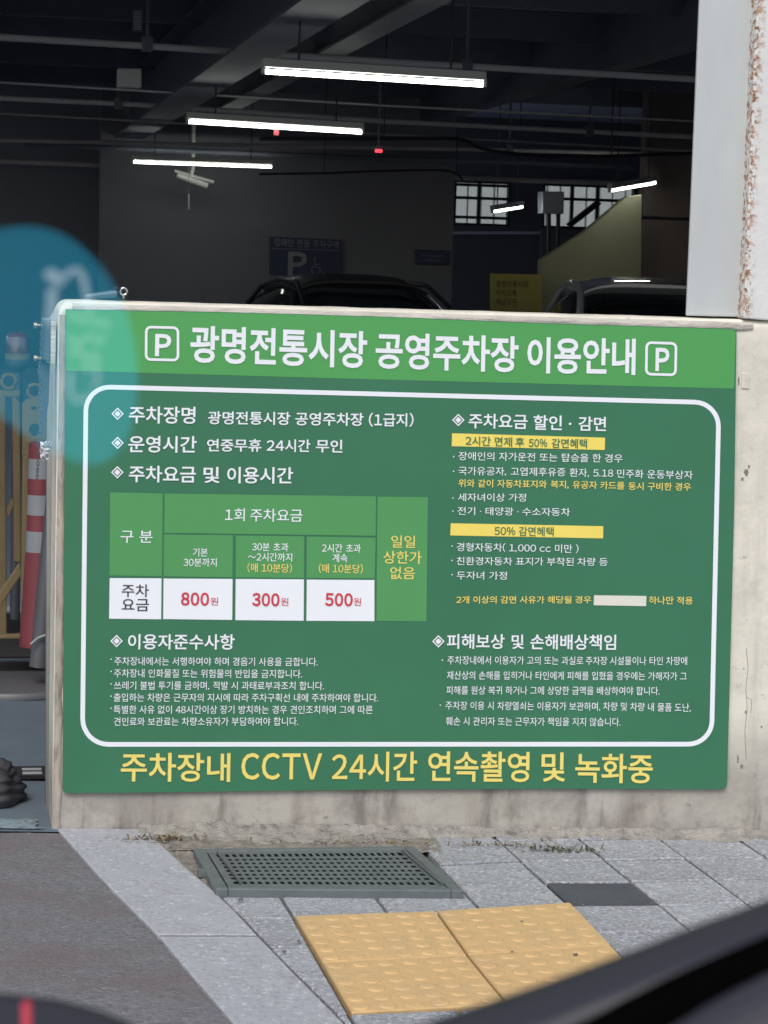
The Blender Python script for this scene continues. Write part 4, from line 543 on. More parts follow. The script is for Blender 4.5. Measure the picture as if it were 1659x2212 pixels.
def clip(poly, a, b):       # keep left of a->b
    out = []
    def sd_(p): return (b[0]-a[0])*(p[1]-a[1])-(b[1]-a[1])*(p[0]-a[0])
    for i in range(len(poly)):
        p, q = poly[i], poly[(i+1) % len(poly)]; sp, sq = sd_(p), sd_(q)
        if sp >= 0: out.append(p)
        if sp*sq < 0:
            t = sp/(sp-sq); out.append((p[0]+(q[0]-p[0])*t, p[1]+(q[1]-p[1])*t))
    return out
def area(poly): return .5*sum(poly[i][0]*poly[(i+1) % len(poly)][1]-poly[(i+1) % len(poly)][0]*poly[i][1] for i in range(len(poly)))
def inset_poly(poly, d):
    n = len(poly); out = []
    for i in range(n):
        p0, p1, p2 = Vector(poly[i-1]), Vector(poly[i]), Vector(poly[(i+1) % n])
        e1 = (p1-p0).normalized(); e2 = (p2-p1).normalized(); n1 = Vector((-e1.y, e1.x)); n2 = Vector((-e2.y, e2.x))
        out.append(tuple(p1+(n1+n2)*(d/max(1+n1.dot(n2), .3))))
    return out

pavement = bpy.data.objects.new('pavement', None); COL.objects.link(pavement); pavement['kind'] = 'structure'
HX = [.2, .693, .991, 1.296, 1.5, 1.71, 2.0, 4.5]; HY = [-.715, -.712, -.682, -.612, -.606, -.58, -.56, -.5]
def hline(x):
    for i in range(len(HX)-1):
        if x <= HX[i+1]: return HY[i]+(HY[i+1]-HY[i])*(x-HX[i])/(HX[i+1]-HX[i])
    return HY[-1]
def rowy(j, x): return hline(x)+(j*.183 if j > 0 else j*.199)
def colx(i, y): return 1.293+.2*i-.035*(y+.65)*(1 if y > -.65 else .3)
GRX0, GRX1, GRY0 = .56, 1.085, -.505
for j in range(-7, 5):
    for i in range(-6, 15):
        if -3 <= i < 0 and -3 <= j < 0: continue       # tactile tiles lie here
        c = []
        for (a, b) in ((i, j), (i+1, j), (i+1, j+1), (i, j+1)):
            y = rowy(b, 1.293+.2*a); x = colx(a, y); c.append((x, rowy(b, x)))
        if min(p[1] for p in c) > -.02: continue
        cxm, cym = sum(p[0] for p in c)/4, sum(p[1] for p in c)/4
        c = clip(c, (5, -.012), (-5, -.012)) if max(p[1] for p in c) > -.012 else c   # keep below the wall line
        if len(c) < 3: continue
        if cxm < GRX1+.08 and cxm > .3:               # around the drain cover
            if cym > GRY0 and cxm < GRX1: 
                if min(p[1] for p in c) > GRY0-.02: continue
            if max(p[1] for p in c) > GRY0 and cxm < GRX1: c = clip(c, (5, GRY0-.006), (-5, GRY0-.006))
            if cym > GRY0 and cxm >= GRX1-.12: c = clip(c, (1.092, 5), (1.092, -5)) if False else clip(c, (1.092, 5), (1.092, -5))
        if len(c) < 3: continue
        for a, b in zip(KR[:-1], KR[1:]):             # kerb edge: keep the right-hand side
            if min(p[1] for p in c) < a.y and max(p[1] for p in c) > b.y:
                c = clip(c, (b.x+.004, b.y), (a.x+.004, a.y)) if False else c
        # one straight line is enough over one block
        ym = max(min(sum(p[1] for p in c)/len(c), -.02), -1.9); xa, xb = xline(KR, ym-.1), xline(KR, ym+.1)
        c = clip(c, (xb+.006, ym+.1), (xa+.006, ym-.1))
        if len(c) < 3 or area(c) < .0012: continue
        c = inset_poly(c, .0034)
        if area(c) < .0008: continue
        (ox, oy), vs, fs = prism(c, -.05, lambda x: gz(x), .0035, (random.uniform(-.006, .006), random.uniform(-.006, .006)))
        m_ = MB(); m_.add(vs, fs); dark = (i == -1 and j == 0) or False
        dark = abs(cxm-1.385) < .06 and abs(cym+.52) < .08
        o = m_.build('paving_block', M['block_d'] if dark else M['block'], pavement); o.location = (ox, oy, random.uniform(-.0015, .0015))
        if dark: o['label'] = 'charcoal paving block'
# tactile tiles (truncated domes) in the measured 2 x 2 patch
TP = [[on_g(635, 1982), on_g(942, 1971.5), on_g(1233, 1953)], [on_g(695, 2083), on_g(1010, 2067), on_g(1322, 2046)], [on_g(757, 2191), on_g(1096, 2172), on_g(1424, 2152)]]
def dome_tile(q):
    (a, b, c, d) = q          # far-left, far-right, near-right, near-left
    ctr = (a+b+c+d)/4; g = .0028
    def mp(u, v, h):
        p = a*(1-u)*(1-v)+b*u*(1-v)+c*u*v+d*(1-u)*v
        return Vector((p.x-ctr.x, p.y-ctr.y, gz(p.x)-gz(ctr.x)+h))
    mb = MB(); e = g/.3; e2 = (g+.0016)/.3
    low = [mp(u, v, -.05) for u, v in ((e, 1-e), (1-e, 1-e), (1-e, e), (e, e))]
    mid = [mp(u, v, .001) for u, v in ((e, 1-e), (1-e, 1-e), (1-e, e), (e, e))]
    top = [mp(u, v, .004) for u, v in ((e2, 1-e2), (1-e2, 1-e2), (1-e2, e2), (e2, e2))]
    mb.add(low+mid+top, [(8, 9, 10, 11)]+[(k, (k+1) % 4, 4+(k+1) % 4, 4+k) for k in range(4)]+[(4+k, 4+(k+1) % 4, 8+(k+1) % 4, 8+k) for k in range(4)])
    for i in range(6):
        for j in range(6):
            u, v = (i+.5)/6, (j+.5)/6; n = 16; rs = [(.0175, 0), (.0168, .0018), (.0145, .0028), (.009, .0031)]
            wr = random.choice((.35, .7, .8, .9, 1.0, 1.0))*random.uniform(.8, 1); vs = []
            for (r, h) in rs:
                vs += [mp(u+math.cos(2*math.pi*k/n)*r/.3, v-math.sin(2*math.pi*k/n)*r/.3, .0038+h*wr) for k in range(n)]
            vs.append(mp(u, v, .0038+.0032*wr)); fs = []
            for t in range(3):
                for k in range(n): fs.append((t*n+k, t*n+(k+1) % n, (t+1)*n+(k+1) % n, (t+1)*n+k))
            for k in range(n): fs.append((3*n+k, 3*n+(k+1) % n, 4*n))
            mb.add(vs, fs, 0, True)
    o = mb.build('tactile_tile', M['tactile'], pavement); o.location = (ctr.x, ctr.y, gz(ctr.x)+random.uniform(-.001, .001))
for r in range(2):
    for c_ in range(2): dome_tile((TP[r][c_], TP[r][c_+1], TP[r+1][c_+1], TP[r+1][c_]))
# kerb stones
kerb = bpy.data.objects.new('kerb', None); COL.objects.link(kerb); kerb['kind'] = 'structure'
for ys_ in ((-.008, -.838), (-.849, -1.95)):
    pts = []; yy = [ys_[0]+(ys_[1]-ys_[0])*k/5 for k in range(6)]
    left = [(xline(KL, y), y) for y in yy]; right = [(xline(KR, y), y) for y in yy]
    (ox, oy), vs, fs = prism(left+right[::-1], -.12, lambda x: gz(x)+.003, .0025)
    m_ = MB(); m_.add(vs, fs); o = m_.build('kerb_stone', M['kerb'], kerb); o.location = (ox, oy, 0)
xa_, xb_ = xline(KL, -.8435)+.004, xline(KR, -.8435)-.004
mb = MB(); mb.hexa([(xa_, -.8495, gz(xa_)-.05), (xb_, -.8495, gz(xb_)-.05), (xb_, -.8375, gz(xb_)-.05), (xa_, -.8375, gz(xa_)-.05)], [(xa_, -.8495, gz(xa_)+.0005), (xb_, -.8495, gz(xb_)+.0005), (xb_, -.8375, gz(xb_)+.0005), (xa_, -.8375, gz(xa_)+.0005)])
mb.build('joint_filler', M['sand'], kerb)
# soil in the wedge beside the drain and along the foot of the wall
rough_grid('soil_patch', lambda y: xline(KR, y)-.004, lambda y: .585+.02*random.random(), -.50, -.01, 34, 60, .006, M['soil'], -.002, 21, 45, kind='stuff')
rough_grid('dirt_behind_drain', lambda y: .5, lambda y: 1.12, -.19, -.01, 90, 26, .005, M['soil'], .001, 31, 45, kind='stuff')
mb = MB(); n = 420; vs = []
for i in range(n+1):
    x = .44+(2.6-.44)*i/n
    nn = mathutils.noise.noise(Vector((x*9, 0, 3)))+.6*mathutils.noise.noise(Vector((x*40, 0, 5)))
    wd = max(.016, .045+.032*nn)+(.085*max(0, 1-abs(x-.78)/.36)); hh = max(.004, .014+.009*nn)
    for k in range(6):
        t = k/5; y = -.002-wd*t; z = gz(x)+.003+hh*(1-t)**2+.0045*mathutils.noise.noise(Vector((x*60, t*5, 1)))*(1-t*.6)-.004*(k == 5)
        vs.append((x, y, z))
mb.add(vs, [(i*6+k, i*6+k+1, (i+1)*6+k+1, (i+1)*6+k) for i in range(n) for k in range(5)], 0, True)
mb.build('grout_at_wall_foot', mat('crumbling_grout', (.29, .275, .24), .95, var=.25, scale=22, bump=1, bscale=110, spots=[(30, .52, .64, (.11, .10, .085), .75), (9, .55, .68, (.36, .34, .30), .6)]), kind='stuff')

# ---------------------------------------------------------------- drain cover
drain = thing('drain_cover', 'grey cast metal drain grate full of square holes in the pavement', 'drain cover')
DC = [on_g(417, 1835, .016), on_g(894.5, 1829, .016), on_g(1002, 1925, .016), on_g(466, 1921, .016)]
def dq(u, v, h=0):
    p = DC[0]*(1-u)*(1-v)+DC[1]*u*(1-v)+DC[2]*u*v+DC[3]*(1-u)*v
    return Vector((p.x, p.y, p.z+h))
def dbox(mb, u0, u1, v0, v1, h0, h1):
    mb.hexa([dq(u0, v1, h0), dq(u1, v1, h0), dq(u1, v0, h0), dq(u0, v0, h0)], [dq(u0, v1, h1), dq(u1, v1, h1), dq(u1, v0, h1), dq(u0, v0, h1)])
mb = MB(); FU, FV = .05, .06
dbox(mb, 0, FU, 0, 1, -.05, .002); dbox(mb, 1-FU, 1, 0, 1, -.05, .002); dbox(mb, FU, 1-FU, 0, FV, -.05, .002); dbox(mb, FU, 1-FU, 1-FV, 1, -.05, .002)
mb.build('frame', M['grate'], drain, bevel=.003)
mb = MB(); nu, nv = 27, 8; u0, u1, v0, v1 = .057, .943, .07, .93
mu, mv = .03, .06
dbox(mb, u0, u0+mu, v0, v1, -.0012, 0); dbox(mb, u1-mu, u1, v0, v1, -.0012, 0)
U0, U1, V0, V1 = u0+mu, u1-mu, v0+mv, v1-mv
dbox(mb, U0, U1, v0, V0, -.0012, 0); dbox(mb, U0, U1, V1, v1, -.0012, 0)
bw = .44
for i in range(nu-1):
    c_ = U0+(U1-U0)*(i+1)/nu; d_ = (U1-U0)/nu*bw/2; dbox(mb, c_-d_, c_+d_, V0, V1, -.0014, -.0003)
for j in range(nv-1):
    c_ = V0+(V1-V0)*(j+1)/nv; d_ = (V1-V0)/nv*.48/2; dbox(mb, U0, U1, c_-d_, c_+d_, -.0016, -.0006)
mb.build('grating', M['grate'], drain)
mb = MB(); dbox(mb, .03, .97, .04, .96, -.026, -.0225); mb.build('dark_depth', M['dark_depth'], drain)  # black sheet close under the grating, painting in the shade below it
for uu in (.105, .93):
    mb = MB(); a = dq(uu-.008, .12, .004); b = dq(uu+.006, .88, .004); mb.tube([a, b], .0035, 6); mb.build('handle_bar', M['galv_pole'], drain)
mb = MB(); dbox(mb, -.03, 0, .5, .58, -.012, .001); mb.build('hinge_pin', M['grate'], drain)

# ================================================================= PARAPET WALL
wall = thing('parapet_wall', 'cream painted concrete parapet wall with worn rounded top, stained at its foot', 'wall')
TH = .20
def wp(px, py, Y=0.0): return at_y(px, py, Y)
tl, tr = wp(121, 648), wp(1659, 692); bl = wp(121, 1792)
slope = (tr.z-tl.z)/(tr.x-tl.x)
XR = 5.2
def topz(x): return tl.z+slope*(x-tl.x)
xl0 = (tl.x+bl.x)/2-.002
RR = .022
# cross section profile (y,z offset from the top), rounded
prof = []
for k in range(7): a = math.pi*.5*k/6; prof.append((RR-RR*math.cos(a), -RR+RR*math.sin(a)))
prof += [(TH-RR+RR*math.sin(math.pi*.5*k/6), -RR+RR*math.cos(math.pi*.5*k/6)) for k in range(7)]
mb = MB(); stations = []
NX = 160; xs_ = []
for k in range(7):      # rounded left corner
    a = math.pi*.5*k/6; xs_.append((xl0+.028*(1-math.cos(a)), -.028*(1-math.sin(a))))
for i in range(1, NX+1): xs_.append((xl0+.028+(XR-xl0-.028)*(i/NX)**1.3, 0))
npf = len(prof)+2; vs = []
for (x, dz) in xs_:
    t = topz(x)+dz; zb = gz(x)-.1
    wob = .0015*mathutils.noise.noise(Vector((x*14, 2, 0)))
    vs.append((x, 0, zb))
    for (y, z) in prof: vs.append((x, y, t+z+wob))
    vs.append((x, TH, zb))
fs = [(i*npf+k, (i+1)*npf+k, (i+1)*npf+k+1, i*npf+k+1) for i in range(len(xs_)-1) for k in range(npf-1)]
fs += [tuple(range(npf-1, -1, -1)), tuple(range((len(xs_)-1)*npf, len(xs_)*npf))]
mb.add(vs, fs, 0, False)
mb.build('wall_body', M['cream'], wall)
# worn bare strip around sign: raised rim along top and left edge
mb = MB(); vs = []; n = 200
for i in range(n+1):
    x = xl0+.03+(1.86-xl0-.03)*i/n; e = .0022*mathutils.noise.noise(Vector((x*25, 0, 9)))
    z1 = topz(x)-.006+e*.4; z0 = z1-.018+e*1.5
    vs += [(x, -.0005, z0-.002), (x, -.004, z0), (x, -.0045, z1-.003), (x, .002, z1)]
mb.add(vs, [(i*4+k, (i+1)*4+k, (i+1)*4+k+1, i*4+k+1) for i in range(n) for k in range(3)], 0, True)
mb.build('worn_top_edge', M['rim'], wall)
mb = MB(); vs = []; n = 160
for i in range(n+1):
    z = bl.z+.0+(tl.z-.03)*i/n; e = .003*mathutils.noise.noise(Vector((z*18, 0, 4)))
    xa = xl0+.004+e*.2; xb = xl0+.020+e
    vs += [(xa-.003, .003, z), (xa, -.0035, z), (xb-.002, -.004, z), (xb, -.0005, z)]
mb.add(vs, [(i*4+k, i*4+k+1, (i+1)*4+k+1, (i+1)*4+k) for i in range(n) for k in range(3)], 0, True)
mb.build('worn_left_edge', M['rim_v'], wall)
# scars and holes on the right of the sign
def scar(parent, cx, cy, w_, h_, name='chipped_spot', m=None, seed=0):
    pts = []; rnd = random.Random(seed)
    for k in range(12):
        a = 2*math.pi*k/12; rr = rnd.uniform(.55, 1.1); pts.append(wp(cx+math.cos(a)*w_*rr, cy-math.sin(a)*h_*rr, -.0012))
    mb = MB(); mb.hexa([p+Vector((0, .004, 0)) for p in pts], pts); mb.build(name, m or M['edge'], parent)
for k, a in enumerate([(1612, 1020, 5, 9), (1604, 1035, 3, 5), (1618, 1008, 2, 5), (1611, 1538, 3, 4), (1603, 1655, 4, 6), (1594, 1640, 2, 9), (1645, 1570, 2, 3), (1607, 1445, 2, 2), (1596, 823, 2, 12)]): scar(wall, *a, seed=k)
pts = [(1612, 1400), (1616, 1440), (1611, 1490), (1614, 1530), (1609, 1580), (1612, 1640)]
mb = MB(); mb.tube([wp(x, y, -.0004) for x, y in pts], .0006, 5); mb.build('crack', M['edge'], wall)
mb = MB(); mb.tube([wp(1618-7, 1505, -.0005), wp(1624, 1512, -.0005), wp(1622, 1540, -.0005)], .0005, 5); mb.build('crack', M['edge'], wall)
q = [wp(1602, 806, -.003), wp(1618, 807, -.003), wp(1618, 840, -.003), wp(1602, 839, -.003)]
mb = MB(); mb.hexa([p+Vector((0, .004, 0)) for p in q[::-1]], q[::-1]); mb.build('blank_plate', M['cream'], wall, bevel=.001)

# ================================================================= THE NOTICE BOARD
board = thing('notice_board', 'large green parking information board with white and yellow Korean lettering on the parapet', 'sign')
Y_P, Y_H, Y_C, Y_T = -.010, -.0104, -.0108, -.0118
# panel with slightly rounded bottom corners, a little wavy at its lower edge
outl = [(142, 668), (500, 674.5), (829, 684), (1200, 699), (1584, 710), (1591, 716), (1586, 1100), (1577, 1450), (1570.5, 1694), (1567, 1701.5), (1558, 1705), (1400, 1704.5), (1200, 1703.5), (1000, 1705), (829, 1705.5), (600, 1708), (400, 1711), (145, 1713.5), (137, 1710), (135, 1702), (138, 1200)]
fr = [at_y(x, y, Y_P) for x, y in outl]; bk = [p+Vector((0, -Y_P-.002, 0)) for p in fr]
mb = MB(); n = len(fr); mb.add(fr, [tuple(range(n))[::-1]], 0); mb.add(fr+bk, [(i, (i+1) % n, n+(i+1) % n, n+i) for i in range(n)], 1)
mb.build('panel', [M['g_dark'], M['edge']], board)
def quad(pts, Y, m, name, parent=None, th=.0012, **pr):
    f_ = [at_y(x, y, Y) for x, y in pts]; mb = MB(); n = len(f_)
    mb.add(f_+[p+Vector((0, th, 0)) for p in f_], [tuple(range(n))[::-1]]+[(i, (i+1) % n, n+(i+1) % n, n+i) for i in range(n)])
    return mb.build(name, m, parent or board, **pr)
quad([(143, 669.5), (500, 676), (829, 685.5), (1200, 700.5), (1583, 711.5), (1589.5, 717), (1585.6, 839.5), (829, 820), (142, 800.5)], Y_H, M['g_light'], 'header_band', th=.002)
def ribbon(path, wd, Y, m, name):
    n = len(path); vs = []
    for i in range(n):
        p0 = Vector(path[i-1]); p1 = Vector(path[i]); p2 = Vector(path[(i+1) % n])
        t = (p2-p0).normalized(); nn = Vector((-t.y, t.x)); vs += [at_y(*(p1+nn*wd/2), Y), at_y(*(p1-nn*wd/2), Y)]
    mb = MB(); mb.add(vs, [(2*i, 2*i+1, (2*i+3) % (2*n), (2*i+2) % (2*n)) for i in range(n)]); return mb.build(name, m, board)
def rrect(TL, TR, BR, BL, rs, k=8):
    cs = [Vector(c) for c in (TL, TR, BR, BL)]; out = []
    for i in range(4):
        c = cs[i]; a = (cs[i-1]-c).normalized(); b = (cs[(i+1) % 4]-c).normalized(); r = rs[i]
        nseg = 24
        for t in range(k+1):
            th = math.pi/2*t/k; out.append(tuple(c+a*r*(1-math.sin(th))+b*r*(1-math.cos(th))))
        nx = cs[(i+1) % 4]; L0 = (nx-c).length; 
        for t in range(1, nseg):
            d = r+(L0-r-rs[(i+1) % 4])*t/nseg; out.append(tuple(c+b*d))
    return out
ribbon(rrect((186, 835), (1553, 870), (1537, 1607.5), (178, 1608), (52, 52, 50, 56)), 10, Y_C, M['white'], 'border_line')

_tc = {}
_FW = {c: chr(ord(c)+0xFEE0) for c in '0123456789CTVPc()%'}
def text_mesh(s, bold):
    """letters set one after another from cached glyph outlines"""
    pen = 0; V = []; F = []
    for ch in s:
        if ch == ' ': pen += .29; continue
        if ch == '~': vs, fs = _GLY[('\uff5e', bold)]
        else: vs, fs = _GLY[(_FW.get(ch, ch), bold)]
        x0 = min(v[0] for v in vs); x1 = max(v[0] for v in vs)
        if '\uac00' <= ch <= '\ud7a3': off = pen; adv = .92
        elif ch == '1': off = pen-x0+.05; adv = x1-x0+.10
        elif ch in '.,': off = pen-x0+.03; adv = x1-x0+.14
        else: off = pen-x0+.035; adv = x1-x0+.07
        b = len(V); V += [(v[0]+off, v[1], v[2]) for v in vs]; F += [tuple(b+k for k in f) for f in fs]; pen += adv
    return V, F
def put(crop, s, xl, xr, ycl, ycr, h, m='white', bold=.012, Y=None, parent=None, dist_y=None, name='lettering', dx=0, mid=.374, em=.9):
    ox, oy, k = crop; vs, fs = text_mesh(s, min(BOLDS, key=lambda q_: abs(q_-bold)))
    x0 = min(v[0] for v in vs); x1 = max(v[0] for v in vs)
    A, B = ox+k*xl, ox+k*xr; CA, CB = oy+k*ycl, oy+k*ycr; H = h*k; out = []
    sl_ = (CB-CA)/(B-A)
    for v in vs:
        t = (v[0]-x0)/(x1-x0); e = -(v[1]-mid)/em*H
        out.append(at_y(A+(B-A)*t-e*.018, CA+(CB-CA)*t+e, (Y_T if Y is None else Y)-v[2]*.00015))
    mb = MB(); mb.add(out, [f for f in fs]); me = mb.mesh('lettering')
    return link(name, me, M[m] if isinstance(m, str) else m, parent or board)
cA = (109.7, 630.9, .496); cB = (877.8, 630.9, .4709); cT = (208.5, 1042.4, .453); cR = (905.2, 850.3, .3968)
cLL = (208.5, 1344.1, .42); cLR = (905.2, 1316.7, .4299); cP = (0, 0, 1)
# title
put(cP, '광명전통시장', 411, 793, 743, 756, 76, bold=.024)
put(cP, '공영주차장', 811.6, 1120, 757, 766, 74, bold=.024)
put(cP, '이용안내', 1139, 1373, 767, 771, 74, bold=.024)
def pbox(TL, TR, BR, BL, plx, prx, py, ph):
    ribbon(rrect(TL, TR, BR, BL, (10, 10, 10, 10), 5), 5.6, Y_C-.001, M['white'], 'letter_box')
    put(cP, 'P', plx, prx, py, py, ph/.73*.9, bold=.03)
pbox((316, 706.5), (384.5, 708), (384.5, 778), (315.5, 776.5), 335, 370, 745, 44)
pbox((1397, 740), (1460.5, 742), (1459, 810), (1396, 808), 1416, 1446, 776, 46)
def diamond(x, y, r=13.5):
    mb = MB()
    def ring(a): return [at_y(x, y-a, Y_T), at_y(x+a, y, Y_T), at_y(x, y+a, Y_T), at_y(x-a, y, Y_T)]
    o_, i_, c_ = ring(r), ring(r-3.6), ring(r-6.6)
    mb.add(o_+i_, [(k, (k+1) % 4, 4+(k+1) % 4, 4+k) for k in range(4)]); mb.add(c_, [(0, 1, 2, 3)])
    mb.build('diamond_mark', M['white'], board)
for p in ((254, 893.8), (254, 956.8), (253.5, 1020.3), (990, 907.3), (947, 1385.5), (251.8, 1384.8)): diamond(*p)
B1, B2, B3 = .020, .014, .007
put(cA, '주차장명', 340, 630, 534, 537, 72, bold=B1)
put(cA, '광명전통시장', 685, 1043, 547, 551, 55, bold=B2); put(cA, '공영주차장', 1065, 1362, 552, 555, 55, bold=B2); put(cA, '(1급지)', 1385, 1580, 556, 557, 56, bold=B2)
put(cA, '운영시간', 338, 635, 662, 664, 70, bold=B1)
put(cA, '연중무휴', 680, 917, 667, 668, 53, bold=B2); put(cA, '24시간', 940, 1130, 668, 670, 53, bold=B2); put(cA, '무인', 1155, 1270, 670, 672, 55, bold=B2)
put(cA, '주차요금', 340, 632, 792, 794, 70, bold=B1); put(cA, '및', 665, 735, 796, 797, 68, bold=B1); put(cA, '이용시간', 768, 1055, 797, 799, 69, bold=B1)
# fee table
def cell(pts, m, nm): quad([(cT[0]+cT[2]*x, cT[1]+cT[2]*y) for x, y in pts], Y_C, M[m], nm)
cell([(65, 47), (316, 53), (312, 447), (62, 443)], 'g_cell', 'table_cell'); cell([(325, 53), (1332, 66), (1331, 254), (323, 240)], 'g_cell', 'table_cell')
cell([(322, 248), (650, 252), (648, 452), (320, 447)], 'g_cell', 'table_cell'); cell([(665, 253), (990, 257), (989, 455), (664, 452)], 'g_cell', 'table_cell')
cell([(1003, 258), (1331, 263), (1326, 457), (1002, 455)], 'g_cell', 'table_cell'); cell([(1340, 68), (1580, 70), (1573, 662), (1335, 660)], 'g_cell', 'table_cell')
for pts in ([(63, 456), (310, 457), (308, 652), (60, 649)], [(320, 458), (649, 460), (647, 655), (318, 651)], [(664, 460), (989, 462), (988, 659), (662, 656)], [(1003, 463), (1325, 465), (1325, 661), (1001, 659)]): cell(pts, 'white', 'price_cell')
put(cT, '구 분', 115, 267, 256, 258, 60, bold=B3)
put(cT, '1회', 613, 707, 153, 153, 60, bold=B3); put(cT, '주차요금', 733, 982, 155, 157, 60, bold=B3)
put(cT, '기본', 460, 530, 332, 333, 40, bold=B3); put(cT, '30분까지', 415, 573, 380, 381, 40, bold=B3)
put(cT, '30분', 742, 825, 306, 307, 40, bold=B3); put(cT, '초과', 843, 915, 307, 308, 40, bold=B3)
put(cT, '~2시간까지', 722, 933, 354, 357, 40, bold=B3); put(cT, '(매 10분당)', 720, 932, 405, 409, 42, 'yellow', bold=B3)
put(cT, '2시간', 1075, 1172, 312, 313, 40, bold=B3); put(cT, '초과', 1190, 1260, 313, 314, 40, bold=B3)
put(cT, '계속', 1125, 1197, 359, 360, 40, bold=B3); put(cT, '(매 10분당)', 1060, 1270, 409, 412, 42, 'yellow', bold=B3)
put(cT, '일일', 1405, 1520, 281, 283, 58, 'yellow', bold=B3); put(cT, '상한가', 1368, 1550, 356, 358, 60, 'yellow', bold=B3); put(cT, '없음', 1400, 1518, 431, 432, 58, 'yellow', bold=B3)
put(cT, '주차', 120, 250, 515, 516, 60, 'ink', bold=B3); put(cT, '요금', 120, 250, 582, 583, 60, 'ink', bold=B3)
put(cT, '800', 403, 537, 554, 556, 70, 'red', bold=.032); put(cT, '원', 543, 580, 566, 567, 38, 'red', bold=.002)
put(cT, '300', 742, 873, 557, 559, 70, 'red', bold=.032); put(cT, '원', 878, 915, 568, 569, 38, 'red', bold=.002)
put(cT, '500', 1090, 1222, 557, 559, 70, 'red', bold=.032); put(cT, '원', 1226, 1262, 568, 569, 38, 'red', bold=.002)
# right column
def bar(pts): quad([(cR[0]+cR[2]*x, cR[1]+cR[2]*y) for x, y in pts], Y_C, M['yellow2'], 'yellow_bar')
bar([(180, 216), (1013, 240), (1011, 307), (178, 286)]); bar([(173, 706), (1003, 722), (1002, 788), (170, 772)])
put(cR, '주차요금', 270, 590, 148, 153, 78, bold=B1); put(cR, '할인', 623, 778, 157, 160, 78, bold=B1); put(cR, '·', 815, 830, 162, 162, 78, bold=B1); put(cR, '감면', 868, 1018, 163, 166, 76, bold=B1)
put(cR, '2시간 면제', 253, 507, 256, 264, 50, 'g_dark', bold=B2); put(cR, '후', 525, 573, 264, 264, 48, 'g_dark', bold=B2); put(cR, '50%', 597, 698, 268, 269, 50, 'g_dark', bold=B2); put(cR, '감면혜택', 722, 915, 270, 273, 50, 'g_dark', bold=B2)
def bl_(crop, x, y, r=2.2, m='white'):
    cx_, cy_ = crop[0]+crop[2]*x, crop[1]+crop[2]*y
    mb = MB(); mb.add([at_y(cx_+math.cos(a*.785)*r*.7, cy_-math.sin(a*.785)*r*.7, Y_T) for a in range(8)], [tuple(range(8))]); mb.build('bullet', M[m], board)
RB = .004
for s, xl, xr, a, b, h, m_ in [('장애인의 자가운전 또는 탑승을 한 경우', 215, 1108, 339, 353, 46, 'white'),
        ('국가유공자, 고엽제후유증', 215, 797, 420, 427, 46, 'white'), ('환자, 5.18', 820, 1057, 429, 433, 46, 'white'), ('민주화 운동부상자', 1078, 1490, 435, 443, 46, 'white'),
        ('위와 같이 자동차표지와', 215, 695, 487, 493, 42, 'yellow'), ('복지, 유공자 카드를', 717, 1118, 493, 501, 42, 'yellow'), ('동시 구비한 경우', 1140, 1480, 503, 508, 42, 'yellow'),
        ('세자녀이상 가정', 212, 582, 564, 566, 44, 'white'), ('전기 · 태양광 · 수소자동차', 210, 822, 638, 645, 44, 'white'),
        ('50% 감면혜택', 410, 733, 747, 752, 50, 'g_dark'),
        ('경형자동차( 1,000 cc 미만 )', 205, 868, 834, 845, 46, 'white'), ('친환경자동차 표지가 부착된', 205, 842, 911, 915, 44, 'white'), ('차량 등', 862, 1027, 915, 916, 44, 'white'),
        ('두자녀 가정', 205, 478, 989, 991, 44, 'white'),
        ('2개 이상의 감면 사유가 해당될 경우', 203, 937, 1122, 1122, 40, 'yellow'), ('하나만 적용', 1252, 1490, 1124, 1127, 42, 'yellow')]:
    put(cR, s, xl, xr, a, b, h, m_, bold=.009 if m_ == 'yellow' else (.012 if m_ == 'g_dark' else RB))
quad([(cR[0]+cR[2]*x, cR[1]+cR[2]*y) for x, y in [(953, 1098), (1238, 1102), (1236, 1157), (951, 1152)]], Y_C-.0004, M['patch'], 'blank_sticker')
for x, y in ((188, 343), (188, 423), (185, 568), (184, 640), (180, 830), (180, 908), (180, 985)): bl_(cR, x, y)
# lower left
put(cLL, '이용자준수사항', 162, 710, 100, 102, 76, bold=B1)
for s, xl, xr, a, b in [('주차장내에서는 서행하여야 하며 경음기 사용을 금합니다.', 92, 1138, 200, 204), ('주차장내 인화물질 또는 위험물의 반입을 금지합니다.', 90, 1057, 262, 266),
        ('쓰레기 불법 투기를 금하며, 적발 시 과태료부과조치 합니다.', 90, 1170, 325, 327), ('출입하는 차량은 근무자의 지시에 따라 주차구획선 내에 주차하여야 합니다.', 88, 1448, 387, 389),
        ('특별한 사유 없이 48시간이상 장기 방치하는 경우 견인조치하며 그에 따른', 88, 1420, 449, 450), ('견인료와 보관료는 차량소유자가 부담하여야 합니다.', 90, 1037, 511, 510)]:
    put(cLL, s, xl, xr, a, b, 43, bold=.002)
for y in (190, 253, 317, 380, 443): bl_(cLL, 75, y)
